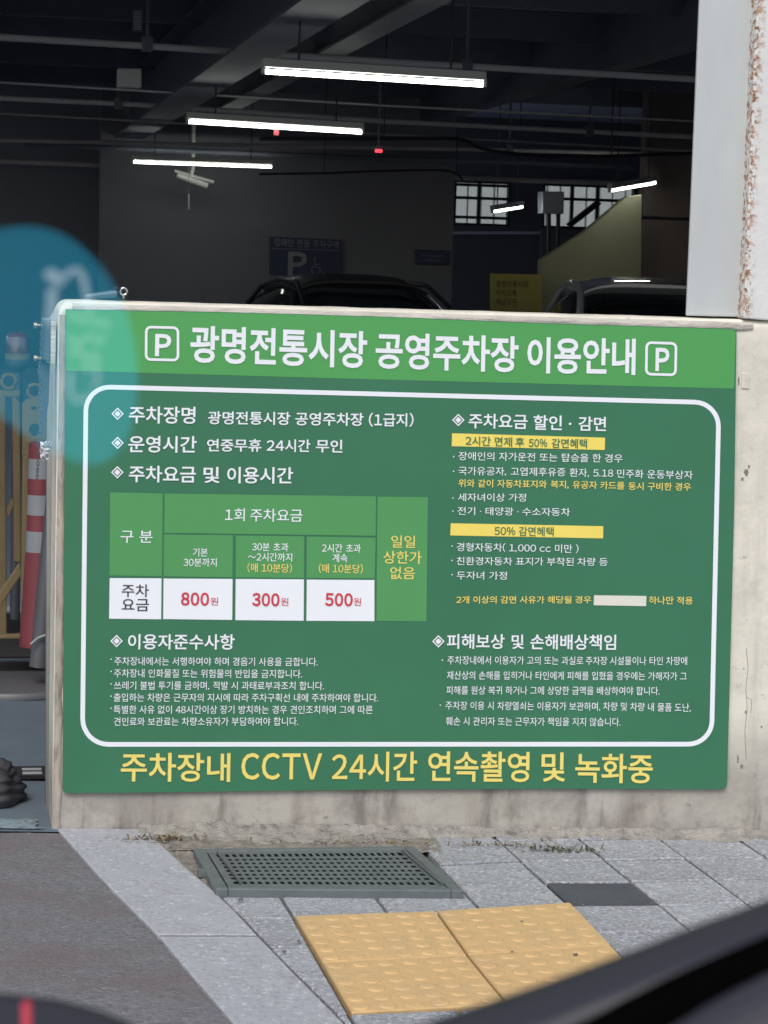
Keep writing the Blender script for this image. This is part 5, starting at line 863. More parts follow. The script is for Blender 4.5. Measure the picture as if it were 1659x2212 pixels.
# lower right
put(cLR, '피해보상', 140, 430, 160, 161, 72, bold=B1); put(cLR, '및', 465, 527, 162, 162, 70, bold=B1); put(cLR, '손해배상책임', 560, 990, 162, 165, 74, bold=B1)
for s, xl, xr, a, b in [('주차장내에서 이용자가 고의 또는 과실로', 143, 825, 254, 257), ('주차장 시설물이나 타인 차량에', 838, 1347, 257, 258), ('재산상의 손해를 입히거나 타인에게 피해를 입혔을 경우에는 가해자가 그', 140, 1345, 330, 335),
        ('피해를 원상 복귀 하거나 그에 상당한 금액을 배상하여야 합니다.', 138, 1208, 405, 409), ('주차장 이용 시 차량열쇠는 이용자가 보관하며,', 133, 910, 482, 487), ('차량 및 차량 내 물품 도난,', 925, 1365, 486, 493), ('훼손 시 관리자 또는 근무자가 책임을 지지 않습니다.', 135, 1012, 561, 565)]:
    put(cLR, s, xl, xr, a, b, 42, bold=.002)
bl_(cLR, 117, 254); bl_(cLR, 107, 480)
# bottom slogan
BY = .016
put(cP, '주차장내', 261, 497.5, 1657, 1658, 60, 'yellow', bold=BY); put(cP, 'CCTV', 521.4, 695.7, 1655, 1655, 66, 'yellow', bold=.016)
put(cP, '24시간', 716.7, 901, 1656, 1656, 62, 'yellow', bold=BY); put(cP, '연속촬영', 924.5, 1143.8, 1655.5, 1657, 63, 'yellow', bold=BY)
put(cP, '및', 1169.6, 1221, 1657, 1657, 61, 'yellow', bold=BY); put(cP, '녹화중', 1242.7, 1410.3, 1659, 1661, 61, 'yellow', bold=BY)

# ---------------------------------------------------------------- steel column and rusty post above the wall
def slab_y(pts, Y, depth, m, name, parent=None, bevel=0, **pr):
    f_ = [at_y(x, y, Y) for x, y in pts]; mb = MB(); n = len(f_)
    mb.add(f_+[p+Vector((0, depth, 0)) for p in f_], [tuple(range(n))[::-1], tuple(range(n, 2*n))]+[(i, (i+1) % n, n+(i+1) % n, n+i) for i in range(n)])
    return mb.build(name, m, parent, bevel, **pr)
col = thing('steel_column', 'smooth grey painted steel column standing on the parapet beside the rusty post', 'column')
def ycol(pts, Y, depth, nm, m, par, bv=.004):
    return slab_y(pts, Y, depth, m, nm, par, bv)
ycol([(1574, -1500), (1704, -1500), (1607, 685), (1483.5, 682)], .035, .012, 'front_flange', M['steel_grey'], col, .003)
ycol([(1633, -1500), (1643, -1500), (1549, 685), (1539, 684)], .047, .09, 'web', M['steel_grey'], col, 0)
ycol([(1579, -1500), (1698, -1500), (1604, 684), (1487, 682)], .137, .012, 'rear_flange', M['steel_grey'], col, .003)
rp = tag(slab_y([(1700, -1500), (1850, -1500), (1750, 700), (1606, 688)], -.004, .05, M['rust'], 'rusty_post'), 'white painted steel post streaked with brown rust at the right edge', 'post')
b_ = rp.modifiers.new('bevel', 'BEVEL'); b_.width = .004; b_.segments = 2

# ================================================================= GARAGE BUILDING
g = thing('parking_garage', 'dark open parking garage behind the parapet wall', 'garage')
def part(nm, m, mb, par=None, bevel=0): return mb.build(nm, m, par or g, bevel)
YB = 21.0
mb = MB(); mb.box((3.0, 12.9, 3.55), (16, 26.2, .2)); part('ceiling', M['inner_d'], mb)
mb = MB(); mb.box((3.0, 14.5, .012), (13.5, 22.5, .02)); part('bounce_floor', M['bounce_slab'], mb)  # unseen pale floor added to bounce light up to the ceiling
mb = MB(); mb.box((3.0, -.0, 4.4), (16, .25, 1.9)); part('front_fascia', M['cream'], mb)
mb = MB(); mb.box((-4.6, 13, .6), (.2, 26, 1.4)); part('left_wall_cut_for_light', M['inner'], mb)  # unseen wall cut low, gap above added to let daylight into the garage
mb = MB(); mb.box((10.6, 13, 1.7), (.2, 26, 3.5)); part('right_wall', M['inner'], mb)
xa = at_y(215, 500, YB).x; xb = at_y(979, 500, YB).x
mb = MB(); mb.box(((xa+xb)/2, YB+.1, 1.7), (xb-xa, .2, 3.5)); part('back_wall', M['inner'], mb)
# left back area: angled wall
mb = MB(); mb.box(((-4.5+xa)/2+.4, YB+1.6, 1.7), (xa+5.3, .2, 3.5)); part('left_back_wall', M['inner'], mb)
# brownish right back wall with course lines
YS = 19.0
x1 = at_y(1388, 500, YS).x
zs = [-.3, .75, 1.95, 3.45]
for a, b in zip(zs[:-1], zs[1:]):
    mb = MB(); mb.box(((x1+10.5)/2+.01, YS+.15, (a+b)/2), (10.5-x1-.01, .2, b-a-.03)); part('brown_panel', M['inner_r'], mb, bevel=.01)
# window wall beyond
YW = 26.0
def WX(px, py=450): return at_y(px, py, YW).x
def WZ(px, py): return at_y(px, py, YW).z
z0w, z1w = WZ(1030, 487), WZ(1030, 391)
xw = [WX(980), WX(1101), WX(1172), WX(1357)]
far = 10.5
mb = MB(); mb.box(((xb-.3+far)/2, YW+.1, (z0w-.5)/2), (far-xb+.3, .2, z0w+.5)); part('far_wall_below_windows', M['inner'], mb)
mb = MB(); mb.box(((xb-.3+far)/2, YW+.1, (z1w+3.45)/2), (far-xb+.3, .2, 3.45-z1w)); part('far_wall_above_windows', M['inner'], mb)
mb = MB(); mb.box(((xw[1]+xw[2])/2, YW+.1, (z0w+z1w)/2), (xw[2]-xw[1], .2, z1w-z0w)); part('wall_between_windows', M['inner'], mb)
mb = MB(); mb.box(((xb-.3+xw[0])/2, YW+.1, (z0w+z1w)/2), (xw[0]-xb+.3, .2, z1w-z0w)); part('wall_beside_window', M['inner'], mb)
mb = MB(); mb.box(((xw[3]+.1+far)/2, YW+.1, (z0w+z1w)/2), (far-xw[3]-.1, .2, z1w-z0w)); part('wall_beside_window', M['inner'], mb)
for (a, b, muls, rails) in ((xw[0], xw[1], [1034], [400, 428, 470]), (xw[2], xw[3]+.1, [1235, 1290], [430])):
    mb = MB(); t = .03
    mb.box(((a+b)/2, YW+.02, z0w+t/2), (b-a, .08, t)); mb.box(((a+b)/2, YW+.02, z1w-t/2), (b-a, .08, t))
    mb.box((a+t/2, YW+.02, (z0w+z1w)/2), (t, .08, z1w-z0w-2*t)); mb.box((b-t/2, YW+.02, (z0w+z1w)/2), (t, .08, z1w-z0w-2*t))
    fr_ = part('window', M['wframe'], mb)
    for mx in muls:
        mb = MB(); mb.box((WX(mx), YW+.015, (z0w+z1w)/2), (.04, .06, z1w-z0w-2*t)); mb.build('mullion', M['wframe'], fr_)
    for ry in rails:
        mb = MB(); mb.box(((a+b)/2, YW+.03, WZ(1034 if a < xw[1] else 1235, ry)), (b-a-2*t, .05, .04)); mb.build('rail', M['wframe'], fr_)
    mb = MB(); mb.box(((a+b)/2, YW+.06, (z0w+z1w)/2), (b-a-2*t, .006, z1w-z0w-2*t)); mb.build('pane', M['glass'], fr_)
# stair wall (solid sloping balustrade) and brace above it
st = slab_y([(1170, 562), (1262, 503), (1348, 430), (1358, 424), (1387, 420), (1384, 690), (1384, 760), (1170, 760), (1170, 690)], YS-.6, .18, M['stair'], 'stair_wall', g, .01)
slab_y([(1225, 484), (1290, 433), (1300, 440), (1235, 491)], YW-.8, .08, M['wframe'], 'stair_stringer', g)
slab_y([(977, 500), (1171, 500), (1171, 506), (977, 506)], YW-.5, .1, M['inner_d'], 'wall_ledge', g)
slab_y([(1170, 560), (1268, 497), (1170, 497)], YW-.6, .1, M['inner'], 'stair_underside', g)
# main beams along the depth
def ybeam(px, py, wd, z0, hgt, y0, y1, m, nm='roof_beam'):
    p = at_z(px, py, z0); x = p.x; mb = MB(); ym = (y0+y1)/2; L_ = y1-y0
    mb.box((x-wd/2, ym, z0+.01), (wd, L_, .02)); mb.box((x-wd/2, ym, z0+hgt/2+.01), (.02, L_, hgt-.04)); mb.box((x-wd/2, ym, z0+hgt-.01), (wd, L_, .02))
    part(nm, m, mb)
ybeam(800, 0, .34, 2.70, .55, .5, 20.9, M['beam'])
ybeam(980, 0, .22, 2.95, .4, .5, 20.9, M['beam_l'])
mb = MB(); xx = at_z(1000, 60, 3.1).x; mb.box((xx+1.6, 10, 3.2), (.2, 21, .45)); part('roof_beam', M['beam'], mb)
mb = MB(); xx = at_z(300, 80, 2.95).x; mb.box((xx-1.2, 10, 3.2), (.2, 21, .45)); part('roof_beam', M['beam'], mb)
for k in range(9):
    mb = MB(); yy = 2.4+2.2*k; mb.box((3, yy, 3.32), (15, .12, .22)); part('ceiling_joist', M['beam'], mb)

# ---------------------------------------------------------------- pipes, cables
def pipe(pts, Z, r, m, label, name='ceiling_pipe', cat='pipe', clamps=()):
    t = thing(name, label, cat, 'pipes and cables under the garage ceiling')
    P3 = [at_z(x, y, Z) for x, y in pts]; ym = sum(p.y for p in P3)/len(P3)
    a = at_y(pts[0][0], pts[0][1], ym); b = at_y(pts[-1][0], pts[-1][1], ym); d = (b-a).normalized()
    mb = MB(); P4 = [at_y(x, y, ym) for x, y in pts]
    mb.tube([a-d*4.0]+P4+[b+d*3.5], r, 10); mb.build(cat, m, t)
    for c in clamps:
        q = at_y(c[0], c[1], ym); mb = MB(); mb.box((q.x, q.y, q.z), (.07, 2*r+.03, 2*r+.05)); mb.box((q.x, q.y, (q.z+3.45)/2+.02), (.02, .02, 3.45-q.z-.04)); mb.build('hanger', M['beam'], t)
    return t
pipe([(0, 80), (455, 108), (829, 133), (1499, 171)], 2.75, .024, M['pipe'], 'thick pale pipe nearest the opening, hung just above the first lamp', clamps=[(318, 96), (1008, 145)])
pipe([(0, 178), (420, 203), (829, 228), (1499, 262)], 2.72, .010, M['pipe'], 'thin conduit running between the first and second lamps')
pipe([(0, 212), (300, 226), (829, 262), (1499, 296)], 2.70, .024, M['pipe'], 'pale pipe just behind the thin conduit above the second lamp', clamps=[(255, 224), (1273, 284)])
pipe([(0, 245), (420, 268), (829, 290)], 2.68, .012, M['beam_l'], 'faint dark conduit above the second lamp, low on the left')
pipe([(700, 318), (1000, 322), (1499, 335)], 2.62, .022, M['beam_l'], 'short grey pipe above the sagging cable', clamps=[(1100, 324)])
pipe([(829, 343), (1150, 352), (1499, 370)], 2.55, .03, M['beam'], 'dark pipe below the sagging cable')
pipe([(700, 374), (980, 384), (1180, 391)], 2.42, .03, M['beam_l'], 'grey pipe low above the far windows')
def cable(pts, Y, r, label):
    t = thing('sagging_cable', label, 'cable', 'pipes and cables under the garage ceiling')
    mb = MB(); P4 = [at_y(x, y, Y) for x, y in pts]; sm = []
    for i in range(len(P4)-1):
        p0, p1, p2, p3 = P4[max(i-1, 0)], P4[i], P4[i+1], P4[min(i+2, len(P4)-1)]
        for k in range(6):
            u = k/6; sm.append(.5*((2*p1)+(p2-p0)*u+(2*p0-5*p1+4*p2-p3)*u*u+(-p0+3*p1-3*p2+p3)*u**3))
    sm.append(P4[-1]); mb.tube(sm, r, 8); mb.build('cable', M['cable'], t)
    for q in (P4[1], P4[-2]):
        mb = MB(); mb.box((q.x, q.y, (q.z+3.45)/2), (.012, .012, 3.45-q.z)); mb.build('hanger', M['wframe'], t)
cable([(560, 300), (829, 299), (985, 300), (1025, 315), (1070, 327), (1180, 337), (1320, 337), (1560, 328)], 15.0, .016, 'thick black cable sagging across the garage above the far windows')
cable([(560, 376), (700, 374), (829, 369), (950, 368), (985, 375), (1000, 390)], 19.0, .012, 'thin black cable dipping behind the third lamp')

# ---------------------------------------------------------------- tube lamps
def lamp(p0, p1, Y0, Y1, label, big=True):
    t = thing('tube_lamp', label, 'ceiling lamp', 'tube lamps hanging in the garage')
    a, b = at_y(*p0, Y0), at_y(*p1, Y1); d = (b-a).normalized(); side = d.cross(Vector((0, 0, 1))).normalized(); up = side.cross(d)
    R = Matrix((d, side, up)).transposed(); L_ = (b-a).length; c = (a+b)/2
    mb = MB(); mb.tube([a, b], .014, 10); mb.build('tube', M['tube'], t)
    mb = MB(); mb.box(c+up*.05, (L_+.03, .06, .05), R=R); mb.build('housing', M['lamp_body'], t, .004)
    for e in (a, b):
        mb = MB(); mb.box(e+up*.01+(e-c).normalized()*.012, (.02, .035, .05), R=R); mb.build('lamp_holder', M['lamp_body'], t)
    for e in (a.lerp(b, .15), a.lerp(b, .85)):
        mb = MB(); q = e+up*.07; mb.box((q.x, q.y, (q.z+3.45)/2), (.012, .012, 3.45-q.z)); mb.build('hanger', M['wframe'], t)
lamp((573, 154.5), (1042, 183), 8.1, 8.15, 'nearest and largest glowing tube lamp, at the top of the opening')
lamp((408, 263), (780, 286), 13.0, 13.05, 'middle glowing tube lamp, second row from the opening')
lamp((289, 350), (586, 360.5), 20.0, 20.0, 'furthest level tube lamp, above the security camera')
lamp((1318, 412), (1414, 395.5), 17.6, 18.7, 'short slanting tube lamp right of the hanging metal box')
lamp((1064, 457.5), (1127, 447.5), 21.5, 22.8, 'small slanting tube lamp in front of the far window')

# security camera, pull rod, led, tag, box
cc = thing('security_camera', 'pale bullet security camera hanging below the third lamp', 'security camera')
YC = 20.45; a, b = at_y(383, 378, YC), at_y(448, 402, YC)
mb = MB(); mb.tube([a, b], .035, 12); mb.build('camera_body', M['lamp_body'], cc)
mb = MB(); mb.tube([a+Vector((-.03, 0, .045)), b+Vector((.07, 0, .045))], .018, 8); mb.build('sun_hood', M['lamp_body'], cc)
mb = MB(); q = at_y(412, 384, YC); mb.tube([q, at_y(417, 366, YC), at_y(417, 362, YC)+Vector((0, 0, .9))], .022, 8); mb.build('bracket', M['lamp_body'], cc)
ch = thing('hanging_rod', 'short pale rod hanging under the security camera', 'rod')
mb = MB(); mb.tube([at_y(408, 420, YC-.3), at_y(408, 452, YC-.3)], .010, 8); mb.build('rod', M['lamp_body'], ch)
mb = MB(); q = at_y(407, 416, YC-.3); mb.torus(q, .022, .006, Vector((1, 0, 0)), Vector((0, 0, 1)), 12, 6); mb.tube([q+Vector((0, 0, .02)), q+Vector((0, 0, 1.1))], .003, 5); mb.build('hook', M['beam'], ch)
ld = thing('red_indicator_lamp', 'small glowing red indicator lamp hanging under the ceiling', 'indicator lamp')
q = at_y(818, 326, 14); mb = MB(); mb.box(q, (.062, .03, .028)); mb.build('lens', M['led'], ld, .008)
mb = MB(); mb.box(q+Vector((0, .02, .03)), (.04, .04, .03)); mb.box(((q+Vector((0, .02, .045))).x, q.y+.02, (q.z+.045+3.4)/2), (.01, .01, 3.4-q.z-.045)); mb.build('hanger', M['beam'], ld)
rt = thing('red_tag', 'tiny red fabric tag dangling below the second lamp', 'tag')
mb = MB(); q = at_y(597, 285, 13.1); mb.box(q, (.04, .006, .05)); mb.build('tag_sheet', M['r_tag'], rt)
wb = tag(slab_y([(255, 147), (306, 148), (306, 189), (254, 188)], 11.5, .12, M['lamp_body'], 'junction_box', None, .01), 'square pale junction box fixed under the ceiling at upper left', 'junction box')
vb = thing('louvre_vent', 'faint narrow louvred vent near the top left of the garage', 'vent')
for k in range(8):
    mb = MB(); q = at_y(297, 26+k*5.2, 11.3); mb.box(q, (.055, .03, .008)); mb.build('slat', M['pipe'], vb)
mb = MB(); q = at_y(297, 44, 11.34); mb.box(q, (.07, .02, .16)); mb.build('backing', M['inner'], vb)

# signs inside
hs = thing('disabled_parking_sign', 'navy disabled parking sign with white P and wheelchair symbol on the back wall', 'sign')
slab_y([(583, 511), (738, 518), (737, 600), (583, 594)], YB-.05, .03, M['navy'], 'sign_plate', hs)
YT = YB-.056
put(cP, '장애인 전용 주차구역', 592, 732, 523, 529, 17, M['palegrey'], .008, Y=YT, parent=hs)
put(cP, 'P', 622, 663, 569, 569, 58, M['palegrey'], .04, Y=YT, parent=hs)
slab_y([(585, 536), (737, 541), (737, 542.2), (585, 537.2)], YT, .002, M['palegrey'], 'rule_line', hs)
mb = MB()
def hp(x, y): return at_y(x, y, YT)
mb.tube([hp(680, 563), hp(681, 577), hp(691, 578), hp(696, 590), hp(700, 589)], .006, 6)
mb.torus(hp(682, 583), .048, .005, Vector((1, 0, 0)), Vector((0, 0, -1)), 16, 6, arc=4.2)
mb.lathe(hp(680, 559), [(0, .014), (.012, .008), (.014, 0), (.012, -.008), (0, -.014)], 10); mb.tube([hp(681, 571), hp(690, 571)], .005, 6)
mb.build('wheelchair_symbol', M['palegrey'], hs)
ds = thing('small_wall_sign', 'small dark rounded sign on the back wall left of the windows', 'sign')
slab_y([(896, 539), (972, 541), (971, 573), (896, 571)], YB-.04, .03, M['navy'], 'sign_plate', ds, .02)
slab_y([(910, 551), (958, 552), (958, 554), (910, 553)], YB-.044, .003, M['beam'], 'text_bar', ds); slab_y([(918, 561), (950, 562), (950, 564), (918, 563)], YB-.044, .003, M['beam'], 'text_bar', ds)
ys_s = thing('yellow_sign', 'dull yellow sign with three lines of Korean text in front of the stair wall', 'sign')
slab_y([(1060, 591), (1170.5, 593), (1170, 760), (1060, 760)], YS-1.2, .03, M['sign_y'], 'sign_plate', ys_s)
for i, (s, xr) in enumerate((('광명전통시장', 1142), ('카카오톡', 1117), ('채널오픈', 1117))):
    put(cP, s, 1071, xr, 613+19.5*i, 614+19.5*i, 14, M['sign_t'], .006, Y=YS-1.206, parent=ys_s)
mbx = thing('hanging_metal_box', 'grey metal cabinet on two dark posts beside the far window', 'cabinet')
slab_y([(1172, 413), (1219, 414), (1218, 462), (1172, 461)], 22.5, .25, M['galv'], 'cabinet_body', mbx, .01)
for x in (1187, 1207): slab_y([(x-3.5, 462), (x+3.5, 462), (x+3.5, 760), (x-3.5, 760)], 22.55, .05, M['wframe'], 'post', mbx)

# facade and wall far beyond the windows
fb = thing('pale_building', 'pale corrugated building seen through the far garage windows', 'building')
for k in range(60):
    mb = MB(); mb.box((3.5+k*.25, 36, 1.9), (.21, .12, 3.8)); mb.build('facade_panel', M['facade'], fb)
mb = MB(); mb.box((11, 36.1, 2), (18, .1, 4)); mb.build('wall', M['facade'], fb)
mb = MB(); mb.box((11, 35.8, 1.0), (18, .3, 1.1)); mb.build('plinth', M['facade_r'], fb)

# ---------------------------------------------------------------- parked cars
def loft(mb, secs, mi=0, cap=True):
    n = len(secs[0]); vs = [p for s in secs for p in s]; fs = []
    for i in range(len(secs)-1):
        for k in range(n): fs.append((i*n+k, i*n+(k+1) % n, (i+1)*n+(k+1) % n, (i+1)*n+k))
    mb.add(vs, fs, mi, True)
    if cap: mb.add(secs[0], [tuple(range(n))[::-1]], mi, True); mb.add(secs[-1], [tuple(range(n))], mi, True)
def rsec(y, w_, z0, z1, n=24, p=.45):
    out = []
    for k in range(n):
        a = 2*math.pi*k/n; c, s = math.cos(a), math.sin(a)
        out.append((math.copysign(abs(c)**p, c)*w_, y, (z0+z1)/2+math.copysign(abs(s)**p, s)*(z1-z0)/2))
    return out
def make_car(paint, label, group, H=1.42, W=.9, L=4.5, tr=.022):
    t = thing('parked_car', label, 'car', group)
    st_ = [(-L/2, .78, .45, .62), (-L/2+.08, .86, .30, .78), (-L/2+.5, W, .22, .90), (-.9, W, .20, .96), (.4, W, .20, .98), (1.5, W, .22, 1.0), (L/2-.12, .84, .32, .96), (L/2, .76, .45, .8)]
    mb = MB(); loft(mb, [rsec(y, w_, a, b, 28, .5) for y, w_, a, b in st_]); mb.build('body', paint, t)
    cs = [(-1.25, .74, .93, .95), (-.8, .70, .9, 1.16), (-.25, .64, .9, H-.02), (.4, .63, .9, H), (1.0, .63, .9, H-.05), (1.55, .68, .92, 1.14), (1.85, .72, .92, .97)]
    def cab(y, wt, z0, z1, n=24):
        out = []
        for k in range(n):
            a = math.pi*k/(n-1); c, s = math.cos(a), math.sin(a); hh = abs(s)**.45
            x = math.copysign(abs(c)**.42, c)*(wt+(.80-wt)*(1-hh)); out.append((x, y, z0+(z1-z0)*hh))
        return out
    mb = MB(); loft(mb, [cab(*c) for c in cs]); mb.build('windows', M['car_glass'], t)
    mb = MB(); rs = [(-.32, .60, 1.37), (.1, .61, H+.008), (.6, .61, H+.004), (1.05, .59, H-.05)]
    secs = [[(math.cos(math.pi*k/12)*w_*1.03, y, zt-.10*(math.cos(math.pi*k/12))**4+.012+tr*.5) for k in range(13)]+[(math.cos(math.pi*k/12)*w_*.97, y, zt-.03-.10*(math.cos(math.pi*k/12))**4) for k in range(12, -1, -1)] for y, w_, zt in rs]
    loft(mb, secs); mb.build('roof', paint, t)
    for sx in (-1, 1):
        mb = MB(); mb.tube([(sx*.74, -1.2, .97), (sx*.66, -.75, 1.2), (sx*.61, -.3, 1.36), (sx*.60, .4, H-.03), (sx*.62, 1.0, 1.32), (sx*.72, 1.7, .99)], tr, 8); mb.build('window_trim', paint, t)
        mb = MB(); mb.tube([(sx*.80, -1.1, .975), (sx*.82, 1.6, 1.0)], .010, 6); mb.build('chrome_strip', M['chrome'], t)
        mb = MB(); mb.lathe((sx*.97, -.72, 1.0), [(0, .07), (.06, .06), (.09, 0), (.06, -.06), (0, -.07)], 12); mb.build('side_mirror', paint, t)
        mb = MB(); mb.lathe((sx*.62, -L/2+.12, .68), [(0, .06), (.11, .05), (.15, 0), (.11, -.05), (0, -.06)], 12); mb.build('headlight', M['lens'], t)
        for yy in (-1.4, 1.35):
            R = Matrix.Rotation(math.pi/2, 3, 'Y'); mb = MB(); mb.lathe((sx*.80, yy, .32), [(.0, -.1), (.3, -.1), (.32, -.07), (.32, .07), (.3, .1), (0, .1)], 22, R=R)
            wh = mb.build('wheel', M['tyre'], t); mb = MB(); mb.lathe((sx*.83, yy, .32), [(0, -.09), (.2, -.09), (.2, .09), (0, .09)], 16, R=R); mb.build('rim', M['chrome'], wh)
    mb = MB(); mb.box((0, -L/2-.005, .5), (.52, .02, .11)); mb.build('number_plate', M['w_band'], t)
    return t
c1 = make_car(M['car_dark'], 'black car parked below the disabled parking sign', 'cars parked in the garage')
p = at_y(765, 597, 15.5); c1.location = (p.x, 15.5, p.z-1.43); c1.rotation_euler[2] = .10
c2 = make_car(M['car_silver'], 'silver grey car parked in front of the stair wall beside the steel column', 'cars parked in the garage', tr=.032)
p = at_y(1475, 608, 13.0); c2.location = (p.x, 14.0, p.z-1.43); c2.rotation_euler[2] = -.15

# ================================================================= LEFT ENTRANCE CLUTTER
def ringset(px, py, Y, r_px, m, parent, nm='ring_handle', rt=.006):
    c = at_y(px, py, Y); R_ = (at_y(px+r_px, py, Y)-c).length; mb = MB(); mb.torus(c, R_, rt, Vector((1, 0, 0)), Vector((0, 0, 1)), 22, 8); return mb.build(nm, m, parent)
def barrier(Y, dx, label, leg_l=True):
    t = thing('folding_barrier', label, 'barrier', 'yellow folding barriers in the garage entrance')
    def sp(pts, dep, nm, yo=0): return slab_y([(x+dx, y) for x, y in pts], Y+yo, dep, M['y_plastic'], nm, t, .004)
    # uprights with a big hole: plate built round the hole
    cxp, cyp, R_ = 75, 928, 12.5; o_ = [(48, 862), (109, 861), (109, 925), (109, 985), (79, 985), (49, 985), (48, 925)]
    n = 28; hole = []; out = []
    for k in range(n):
        a = 2*math.pi*k/n; hole.append((cxp+math.cos(a)*R_, cyp+math.sin(a)*R_*1.05))
        # ray to rectangle 48..109 x 861..985
        c, s = math.cos(a), math.sin(a); tt = min([(109-cxp)/c if c > 1e-6 else 1e9, (48-cxp)/c if c < -1e-6 else 1e9, (985-cyp)/s if s > 1e-6 else 1e9, (861-cyp)/s if s < -1e-6 else 1e9]); out.append((cxp+c*tt, cyp+s*tt))
    H_ = [at_y(x+dx, y, Y) for x, y in hole]; O_ = [at_y(x+dx, y, Y) for x, y in out]; D_ = Vector((0, .03, 0)); mb = MB()
    mb.add(H_+O_, [(k, (k+1) % n, n+(k+1) % n, n+k) for k in range(n)]); mb.add([p+D_ for p in H_+O_], [(k, n+k, n+(k+1) % n, (k+1) % n) for k in range(n)])
    mb.add(H_+[p+D_ for p in H_], [(k, n+k, n+(k+1) % n, (k+1) % n) for k in range(n)]); mb.add(O_+[p+D_ for p in O_], [(k, (k+1) % n, n+(k+1) % n, n+k) for k in range(n)])
    mb.build('head_plate', M['y_plastic'], t)
    ringset(75+dx, 845, Y+.015, 15, M['y_plastic'], t, 'ring_handle', .006)
    sp([(49, 985), (62, 985), (58, 1396), (44, 1396)], .03, 'upright')
    sp([(98, 985), (109, 985), (109, 1396), (96, 1396)], .03, 'upright')
    sp([(0, 1372), (46, 1370), (46, 1392), (0, 1394)], .03, 'foot_rail')
    sp([(-8, 1290), (42, 1215), (48, 1240), (-4, 1318)], .02, 'brace', .004)
    for x, y in ((72, 880), (96, 876), (98, 897)):
        mb = MB(); q = at_y(x+dx, y, Y-.004); mb.lathe(q, [(0, .004), (.006, .003), (.008, 0), (.006, -.003), (0, -.004)], 10); mb.build('rivet', M['hinge'], t)
    return t
barrier(2.25, 0, 'yellow plastic barrier with a round hole, standing right behind the striped cone')
t = thing('folding_barrier', 'second yellow barrier at the left edge of the photo, left of the holed one', 'barrier', 'yellow folding barriers in the garage entrance')
ringset(19, 824, 2.6, 15.5, M['y_plastic'], t, 'ring_handle', .007)
for nm, pts in (('upright', [(-12, 860), (12, 850), (15, 1390), (-8, 1392)]), ('upright', [(26, 850), (44, 870), (46, 1215), (30, 1215)]), ('cross_bar', [(-12, 842), (44, 842), (44, 858), (-12, 858)]), ('lower_brace', [(13, 1100), (26, 1075), (34, 1088), (18, 1120)])):
    slab_y(pts, 2.6, .035, M['y_plastic'], nm, t, .005)
# striped cone
tc_ = thing('traffic_cone', 'tall red traffic cone with grey white bands behind the steel pole', 'traffic cone')
base = at_y(83, 1400, 2.0); mpp = (at_y(87, 1200, 2.0)-at_y(86, 1200, 2.0)).length
def cz(py): return at_y(86, py, 2.0).z
secs_ = [(958, 26), (990, 26.5), (1033, 27), (1068, 27.6), (1111, 28.4), (1146, 29.3), (1191, 30.5), (1396, 42)]
for i in range(7):
    (ya, ra), (yb, rb) = secs_[i], secs_[i+1]; mb = MB(); mb.lathe((base.x, 2.0, 0), [(rb*mpp, cz(yb)), (ra*mpp, cz(ya))], 28)
    if i == 0: mb.lathe((base.x, 2.0, 0), [(ra*mpp, cz(ya)), (ra*mpp*.7, cz(ya)+.006), (.01, cz(ya)+.008)], 28)
    mb.build('band' if i < 6 else 'cone_body', M['r_plastic'] if i % 2 == 0 else M['w_band'], tc_)
mb = MB(); mb.box((base.x, 2.0, cz(1400)), (.30, .30, .015)); mb.build('base', M['tyre'], tc_, .01)
# warning beacon on a stand
bc = thing('warning_beacon', 'red domed warning beacon lamp on a slim stand at the far left', 'warning light')
q = at_y(38, 790, 2.9); mp2 = (at_y(39, 790, 2.9)-q).length
red_gl = mat('red_lens', (.20, .03, .04), .15, var=0, coat=1)
mb = MB(); mb.lathe(q, [(26*mp2, 26*mp2), (26*mp2, 60*mp2), (24*mp2, 68*mp2), (14*mp2, 74*mp2), (.001, 76*mp2)], 24); mb.build('dome', red_gl, bc)
mb = MB(); mb.lathe(q, [(27*mp2, 14*mp2), (27*mp2, 27*mp2), (20*mp2, 27.5*mp2)], 24); mb.build('collar', M['y_plastic'], bc)
mb = MB(); mb.lathe(q, [(.001, -16*mp2), (10*mp2, -14*mp2), (24*mp2, -2*mp2), (27*mp2, 4*mp2), (27*mp2, 14*mp2)], 24); mb.build('lamp_base', M['galv_pole'], bc)
mb = MB(); mb.tube([(q.x, q.y, q.z-14*mp2), (q.x, q.y, .02)], .018, 10); mb.build('stand', M['galv_pole'], bc)
mb = MB(); mb.lathe((q.x, q.y, .0), [(.001, .03), (.13, .028), (.14, .0)], 20); mb.build('foot', M['tyre'], bc)
# round base plate with leaning pole
pl = thing('pole_stand', 'dull steel pole leaning up from a heavy round base plate beside the wall end', 'pole stand')
q = on_g(40, 1462, 0.02); mb = MB(); mb.lathe((q.x-.02, 1.80, gz(q.x)+.001), [(.27, 0), (.27, .016), (.262, .021), (.001, .024)], 48); mb.build('base_plate', M['galv_pole'], pl)
a = at_y(83, 1440, 1.66); b = at_y(115, 1120, 1.66); mb = MB(); mb.tube([a, b, b+(b-a)*.5], .0275, 16); mb.build('pole', M['galv_pole'], pl)
mb = MB(); mb.tube([at_y(66, 1392, 1.62), at_y(82, 1378, 1.62), at_y(98, 1372, 1.62)], .004, 6); mb.build('wire_tie', M['w_band'], pl)
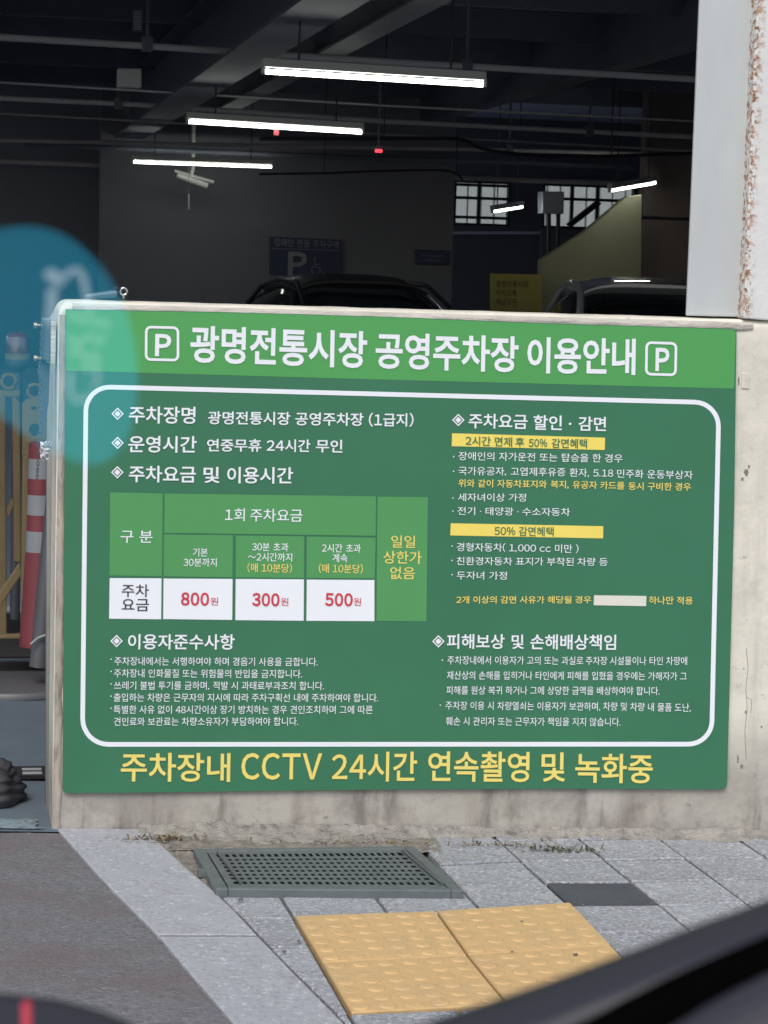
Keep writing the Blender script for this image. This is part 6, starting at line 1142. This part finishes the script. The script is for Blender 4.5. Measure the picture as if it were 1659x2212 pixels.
# trench drain across the entrance
td = thing('trench_drain', 'narrow slotted trench drain across the blue grey entrance floor', 'drain')
pA, pB = on_g(0, 1668), on_g(0, 1684)
mb = MB(); mb.box((-.3, (pA.y+pB.y)/2, gz(0)+.003), (1.2, abs(pA.y-pB.y)+.03, .008)); mb.build('channel', M['dark_depth'], td)
for k in range(14):
    x = .22-.0-k*.065; mb = MB(); yc = (pA.y+pB.y)/2; w2 = abs(pA.y-pB.y)
    mb.box((x, yc+w2*.25, gz(x)+.010), (.048, w2*.30, .008)); mb.box((x, yc-w2*.27, gz(x)+.010), (.048, w2*.34, .008)); mb.build('slotted_bar', M['w_band'], td)
# black bag
bgm = MB(); q = on_g(10, 1745); nU, nV = 44, 22; vs = []
for j in range(nV+1):
    ph = math.pi/2*j/nV
    for i in range(nU):
        a = 2*math.pi*i/nU; wk = .05*math.sin(ph*26+2.5*math.sin(a*2)); rr = 1+wk+.10*mathutils.noise.noise(Vector((math.cos(a)*2, math.sin(a)*2, ph*2)))+.02*math.sin(a*7+3*math.sin(ph*4))
        vs.append((q.x-.068+math.cos(a)*.115*rr*math.cos(ph)**.55, q.y+.07+math.sin(a)*.10*rr*math.cos(ph)**.55, gz(q.x)+.004+.092*math.sin(ph)**.9*(1+.1*math.sin(a*5))))
bgm.add(vs, [(j*nU+i, j*nU+(i+1) % nU, (j+1)*nU+(i+1) % nU, (j+1)*nU+i) for j in range(nV) for i in range(nU)], 0, True)
tag(bgm.build('plastic_bag', M['bag']), 'crumpled black plastic bag on the entrance floor at the left edge', 'bag')
# jamb post at the wall end with bolted latch box
jp = tag(slab_y([(103, 700), (124, 662), (122, 1786), (99, 1786)], .202, .05, mat('dirty_grey_jamb', (.30, .30, .29), .7, var=.15, scale=10, stretch=(1, 1, .2), spots=[(3, .2, .35, (.12, .12, .12), .8, .75, .05), (14, .5, .65, (.12, .11, .10), .5)]), 'jamb_post'), 'narrow dirty grey post against the end of the parapet wall', 'post')
hb = thing('gate_latch', 'blue grey steel latch box bolted on the left end of the parapet wall', 'latch')
slab_y([(92, 688), (110, 687), (112, 692), (109, 782), (90, 778)], .03, .05, M['hinge'], 'latch_box', hb, .003)
slab_y([(110, 693), (122, 697), (120, 786), (109, 788)], .028, .04, M['rim'], 'rusty_plate', hb, .002)
for y in (703, 774):
    a = at_y(76, y, .05); b = at_y(96, y, .05); mb = MB(); mb.tube([a, b], .0035, 8); mb.tube([a+Vector((-.003, 0, 0)), a+Vector((.004, 0, 0))], .0075, 8); mb.build('bolt', M['bolt'], hb)
wr = thing('hanging_chain', 'thin metal chain hanging from the latch box beside the wall', 'chain')
rnd = random.Random(5)
path = [(91, 690), (89, 730), (88, 770), (84, 800), (86, 812), (90, 824), (85, 850), (86, 900), (83, 950), (82, 1000), (80, 1030)]
for i in range(44):
    tt = i/43*(len(path)-1); k = min(int(tt), len(path)-2); u = tt-k
    x = path[k][0]*(1-u)+path[k+1][0]*u; y = path[k][1]*(1-u)+path[k+1][1]*u
    c = at_y(x, y, .02); mb = MB(); ax = Vector((1, 0, 0)) if i % 2 else Vector((0, 1, 0))
    mb.torus(c, .0036, .0013, ax*.8, Vector((0, 0, 1.35)), 8, 5); mb.build('link', M['galv_pole'], wr)
ss = thing('steel_strap', 'dark translucent strap hanging straight down behind the chain', 'strap')
slab_y([(86, 782), (108, 784), (105, 870), (88, 960), (84, 905)], .06, .006, M['hinge'], 'strap_sheet', ss)
# crumpled tape
n = 9; mb = MB(); vs = []
for j in range(n+1):
    for i in range(n+1):
        u, v = i/n, j/n; x = 86+26*u*(1-.35*v)+2*v; y = 954+40*v+4*u*math.sin(v*6)
        vs.append(at_y(x+1.6*rnd.uniform(-1, 1), y+1.8*rnd.uniform(-1, 1), -.005+.012*rnd.uniform(-1, 1)))
mb.add(vs, [(j*(n+1)+i, j*(n+1)+i+1, (j+1)*(n+1)+i+1, (j+1)*(n+1)+i) for j in range(n) for i in range(n)])
o = tag(mb.build('tape_scrap', M['paper']), 'crumpled white scrap of tape stuck beside the left wall edge', 'tape scrap')
s_ = o.modifiers.new('solid', 'SOLIDIFY'); s_.thickness = .001
# clamp lying on top of wall corner
cl = thing('eye_bolt_clamp', 'grey tube with a shiny eye bolt lying on the top left wall corner', 'clamp')
a = at_y(186, 641, .06); b = at_y(252, 634, .06); mb = MB(); mb.tube([a, b], [.006, .0095], 12); mb.tube([a, a-(b-a)*.02], .006, 8); mb.build('tube', M['hinge'], cl)
mb = MB(); mb.tube([b, b+Vector((.014, 0, .003))], .006, 8); mb.lathe(b+Vector((-.002, 0, .010)), [(0, .006), (.006, .004), (.007, 0), (.006, -.004), (0, -.006)], 10); mb.build('clamp_nut', M['tyre'], cl)
q = at_y(267, 629.5, .055); mb = MB(); mb.torus(q, .0078, .0027, Vector((1, 0, 0)), Vector((0, 0, 1)), 20, 8); mb.tube([q-Vector((0, 0, .009)), q-Vector((0, 0, .022))], .0035, 8); mb.build('eye', M['chrome'], cl)
mb = MB(); mb.lathe(q-Vector((0, 0, .018)), [(0, .003), (.011, .002), (.012, 0), (0, -.002)], 14); mb.build('washer', M['tyre'], cl)

# ================================================================= SMALL GROUND THINGS
# weeds and dry stalks at the wall foot
def tuft(px, py, n, h, m, label, name, spread=.05, seed=1):
    rn = random.Random(seed); c = on_g(px, py); mb = MB()
    for k in range(n):
        x = c.x+rn.gauss(0, spread); y = min(c.y+rn.gauss(0, .012), -.006); z = gz(x)+.002
        d = Vector((rn.uniform(-1, 1), rn.uniform(-1, .2), rn.uniform(.15, 1))).normalized(); L_ = h*rn.uniform(.4, 1.1); w_ = .0015+rn.random()*.0012
        s_ = d.cross(Vector((0, 0, 1))); s_ = (s_.normalized() if s_.length > 1e-3 else Vector((1, 0, 0)))*w_
        a = Vector((x, y, z)); b = a+d*L_*.6; e = a+d*L_+Vector((0, 0, -L_*.25))
        mb.add([a-s_, a+s_, b+s_, b-s_, e], [(0, 1, 2, 3), (3, 2, 4)])
    o = mb.build(name, m); o['kind'] = 'stuff'; o['label'] = label
tuft(1215, 1838, 90, .022, M['weed'], 'small green weeds at the wall foot right of the drain', 'weeds', .045, 3)
tuft(1075, 1826, 60, .025, M['straw'], 'dry stalks along the wall foot', 'dry_grass', .08, 4)
tuft(340, 1815, 70, .03, M['straw'], 'dry stalks beside the kerb end', 'dry_grass', .05, 5)
tuft(800, 1822, 50, .02, M['straw'], 'dry stalks behind the drain', 'dry_grass', .14, 6)
mb = MB(); rn = random.Random(11)
for k in range(520):
    if k < 300: p = on_g(rn.uniform(0, 480), rn.uniform(1830, 2212)); 
    elif k < 430: p = on_g(rn.uniform(320, 470), rn.uniform(1800, 1935))
    else: p = on_g(rn.uniform(480, 1600), rn.uniform(1822, 2100))
    if k < 300 and p.x > xline(KL, max(min(p.y, -.01), -1.9)): continue
    r = rn.uniform(.0008, .0024)*(.6 if k < 300 else 1); vs = []
    for (x, y, z) in ((1, 0, 0), (0, 1, 0), (-1, 0, 0), (0, -1, 0), (0, 0, 1), (0, 0, -1)):
        vs.append((p.x+x*r*rn.uniform(.7, 1.3), p.y+y*r*rn.uniform(.7, 1.3), gz(p.x)+.002+z*r*.7))
    mb.add(vs, [(0, 1, 4), (1, 2, 4), (2, 3, 4), (3, 0, 4), (1, 0, 5), (2, 1, 5), (3, 2, 5), (0, 3, 5)])
o = mb.build('grit', mat('grit_stone', (.30, .29, .28), .9, var=.5, scale=90)); o['kind'] = 'stuff'
for (x, y, r, lb) in ((1127.5, 1996, .006, 'tiny dark pebble on the upper right tactile tile'), (1106, 2060.5, .004, 'tiny dark pebble at the right tactile seam'), (1243, 2068, .008, 'flat dark chip at the right side of the tactile tiles'), (614, 2061, .007, 'dark pebble on the paving left of the tactile tiles'), (520, 1949, .009, 'dark chip on the paving below the drain corner'), (645, 2038, .006, 'dark chip beside the left tactile edge')):
    r *= .65; p = on_g(x, y); mb = MB(); mb.lathe((p.x, p.y, gz(p.x)+r*.5+.003), [(0, -r*.5), (r*.8, -r*.3), (r, 0), (r*.7, r*.4), (0, r*.5)], 7)
    tag(mb.build('pebble', M['stone']), lb, 'pebble')

# ================================================================= THE CAR THE PICTURE IS TAKEN FROM
door = thing('car_door_frame', 'dark curved car door window frame close to the camera at lower right', 'car door')
def strip(top, bot, D, th, m, nm):
    f_ = [dist(x, y, D) for x, y in top]; e_ = [dist(x, y, D) for x, y in bot]; n = len(f_)
    bk = FWD*-th; ridge = FWD*-(th*.35); mb = MB(); vs = []
    for a, b in zip(f_, e_):
        vs += [a, a.lerp(b, .25)+bk*.55, a.lerp(b, .55)+bk*.9, b+bk*.6, b+ (a-b)*0+FWD*.01, a+FWD*.01]
    mb.add(vs, [(i*6+k, (i+1)*6+k, (i+1)*6+(k+1) % 6, i*6+(k+1) % 6) for i in range(n-1) for k in range(6)], 0, True)
    return mb.build(nm, m, door)
strip([(1900, 1878), (1659, 1968), (1520, 2018), (1379, 2074), (1200, 2140), (1030, 2198), (930, 2232), (700, 2310)], [(1900, 1960), (1659, 2046), (1540, 2092), (1440, 2136), (1340, 2184), (1250, 2232), (1150, 2290), (900, 2400)], .45, .012, M['trim1'], 'window_frame')
strip([(1900, 1945), (1659, 2036), (1540, 2084), (1440, 2128), (1340, 2176), (1250, 2224), (1150, 2280), (900, 2390)], [(1900, 2030), (1659, 2122), (1600, 2150), (1540, 2182), (1470, 2226), (1400, 2270), (1300, 2310), (1050, 2430)], .436, .002, M['trim2'], 'rubber_seal')
strip([(1900, 2025), (1659, 2117), (1600, 2146), (1540, 2178), (1470, 2222), (1400, 2266), (1300, 2306), (1050, 2425)], [(1900, 2500), (1800, 2520), (1700, 2540), (1600, 2560), (1500, 2570), (1450, 2580), (1350, 2600), (1200, 2620)], .43, .006, M['trim3'], 'door_panel')
strip([(-200, 2162), (0, 2168), (110, 2180), (200, 2204), (270, 2232), (400, 2310)], [(-200, 2500), (0, 2500), (120, 2500), (230, 2500), (300, 2500), (420, 2500)], .50, .02, M['trim3'], 'sill_trim')
q = [dist(x, y, .47) for x, y in ((46, 2170), (64, 2172), (67, 2260), (50, 2260))]
mb = MB(); mb.hexa([p+FWD*.004 for p in q], q); mb.build('red_tab', M['tab'], door)

# teal reflection in the car's side window, put in as a tinted sheet
refl = thing('window_reflection', 'blurred round teal reflection with white marks in the car window, painted on a translucent sheet', 'reflection')
def glare_mat(nm, col, tr):
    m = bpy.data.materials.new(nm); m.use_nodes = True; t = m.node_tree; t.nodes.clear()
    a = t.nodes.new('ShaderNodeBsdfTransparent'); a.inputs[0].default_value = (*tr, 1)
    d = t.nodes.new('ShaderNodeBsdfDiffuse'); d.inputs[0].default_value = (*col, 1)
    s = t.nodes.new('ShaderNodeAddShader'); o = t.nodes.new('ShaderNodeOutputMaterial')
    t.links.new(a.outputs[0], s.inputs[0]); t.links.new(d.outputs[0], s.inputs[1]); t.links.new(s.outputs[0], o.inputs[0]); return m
tealf = glare_mat('teal_glare', (.004, .088, .135), (.90, 1, 1)); whitef = glare_mat('white_glare', (.17, .20, .21), (.85, .85, .85))
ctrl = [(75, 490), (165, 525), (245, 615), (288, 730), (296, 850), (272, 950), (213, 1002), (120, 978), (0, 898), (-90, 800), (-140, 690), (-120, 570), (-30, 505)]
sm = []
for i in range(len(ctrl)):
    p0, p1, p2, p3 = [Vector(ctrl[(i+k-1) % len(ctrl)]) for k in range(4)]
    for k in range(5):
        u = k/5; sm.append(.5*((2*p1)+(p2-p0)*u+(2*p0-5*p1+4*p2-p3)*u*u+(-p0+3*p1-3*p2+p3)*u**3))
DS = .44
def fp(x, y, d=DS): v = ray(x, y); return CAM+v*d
mb = MB(); mb.add([fp(p.x, p.y) for p in sm], [tuple(range(len(sm)))]); mb.build('reflection_sheet', tealf, refl)
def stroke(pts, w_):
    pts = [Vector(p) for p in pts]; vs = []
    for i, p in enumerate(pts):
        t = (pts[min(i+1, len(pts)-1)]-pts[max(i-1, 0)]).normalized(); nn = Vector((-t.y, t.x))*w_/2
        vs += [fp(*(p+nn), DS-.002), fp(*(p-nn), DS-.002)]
    mb = MB(); mb.add(vs, [(2*i, 2*i+1, 2*i+3, 2*i+2) for i in range(len(pts)-1)]); mb.build('reflected_mark', whitef, refl)  # pale parts of the reflection, painted as strokes
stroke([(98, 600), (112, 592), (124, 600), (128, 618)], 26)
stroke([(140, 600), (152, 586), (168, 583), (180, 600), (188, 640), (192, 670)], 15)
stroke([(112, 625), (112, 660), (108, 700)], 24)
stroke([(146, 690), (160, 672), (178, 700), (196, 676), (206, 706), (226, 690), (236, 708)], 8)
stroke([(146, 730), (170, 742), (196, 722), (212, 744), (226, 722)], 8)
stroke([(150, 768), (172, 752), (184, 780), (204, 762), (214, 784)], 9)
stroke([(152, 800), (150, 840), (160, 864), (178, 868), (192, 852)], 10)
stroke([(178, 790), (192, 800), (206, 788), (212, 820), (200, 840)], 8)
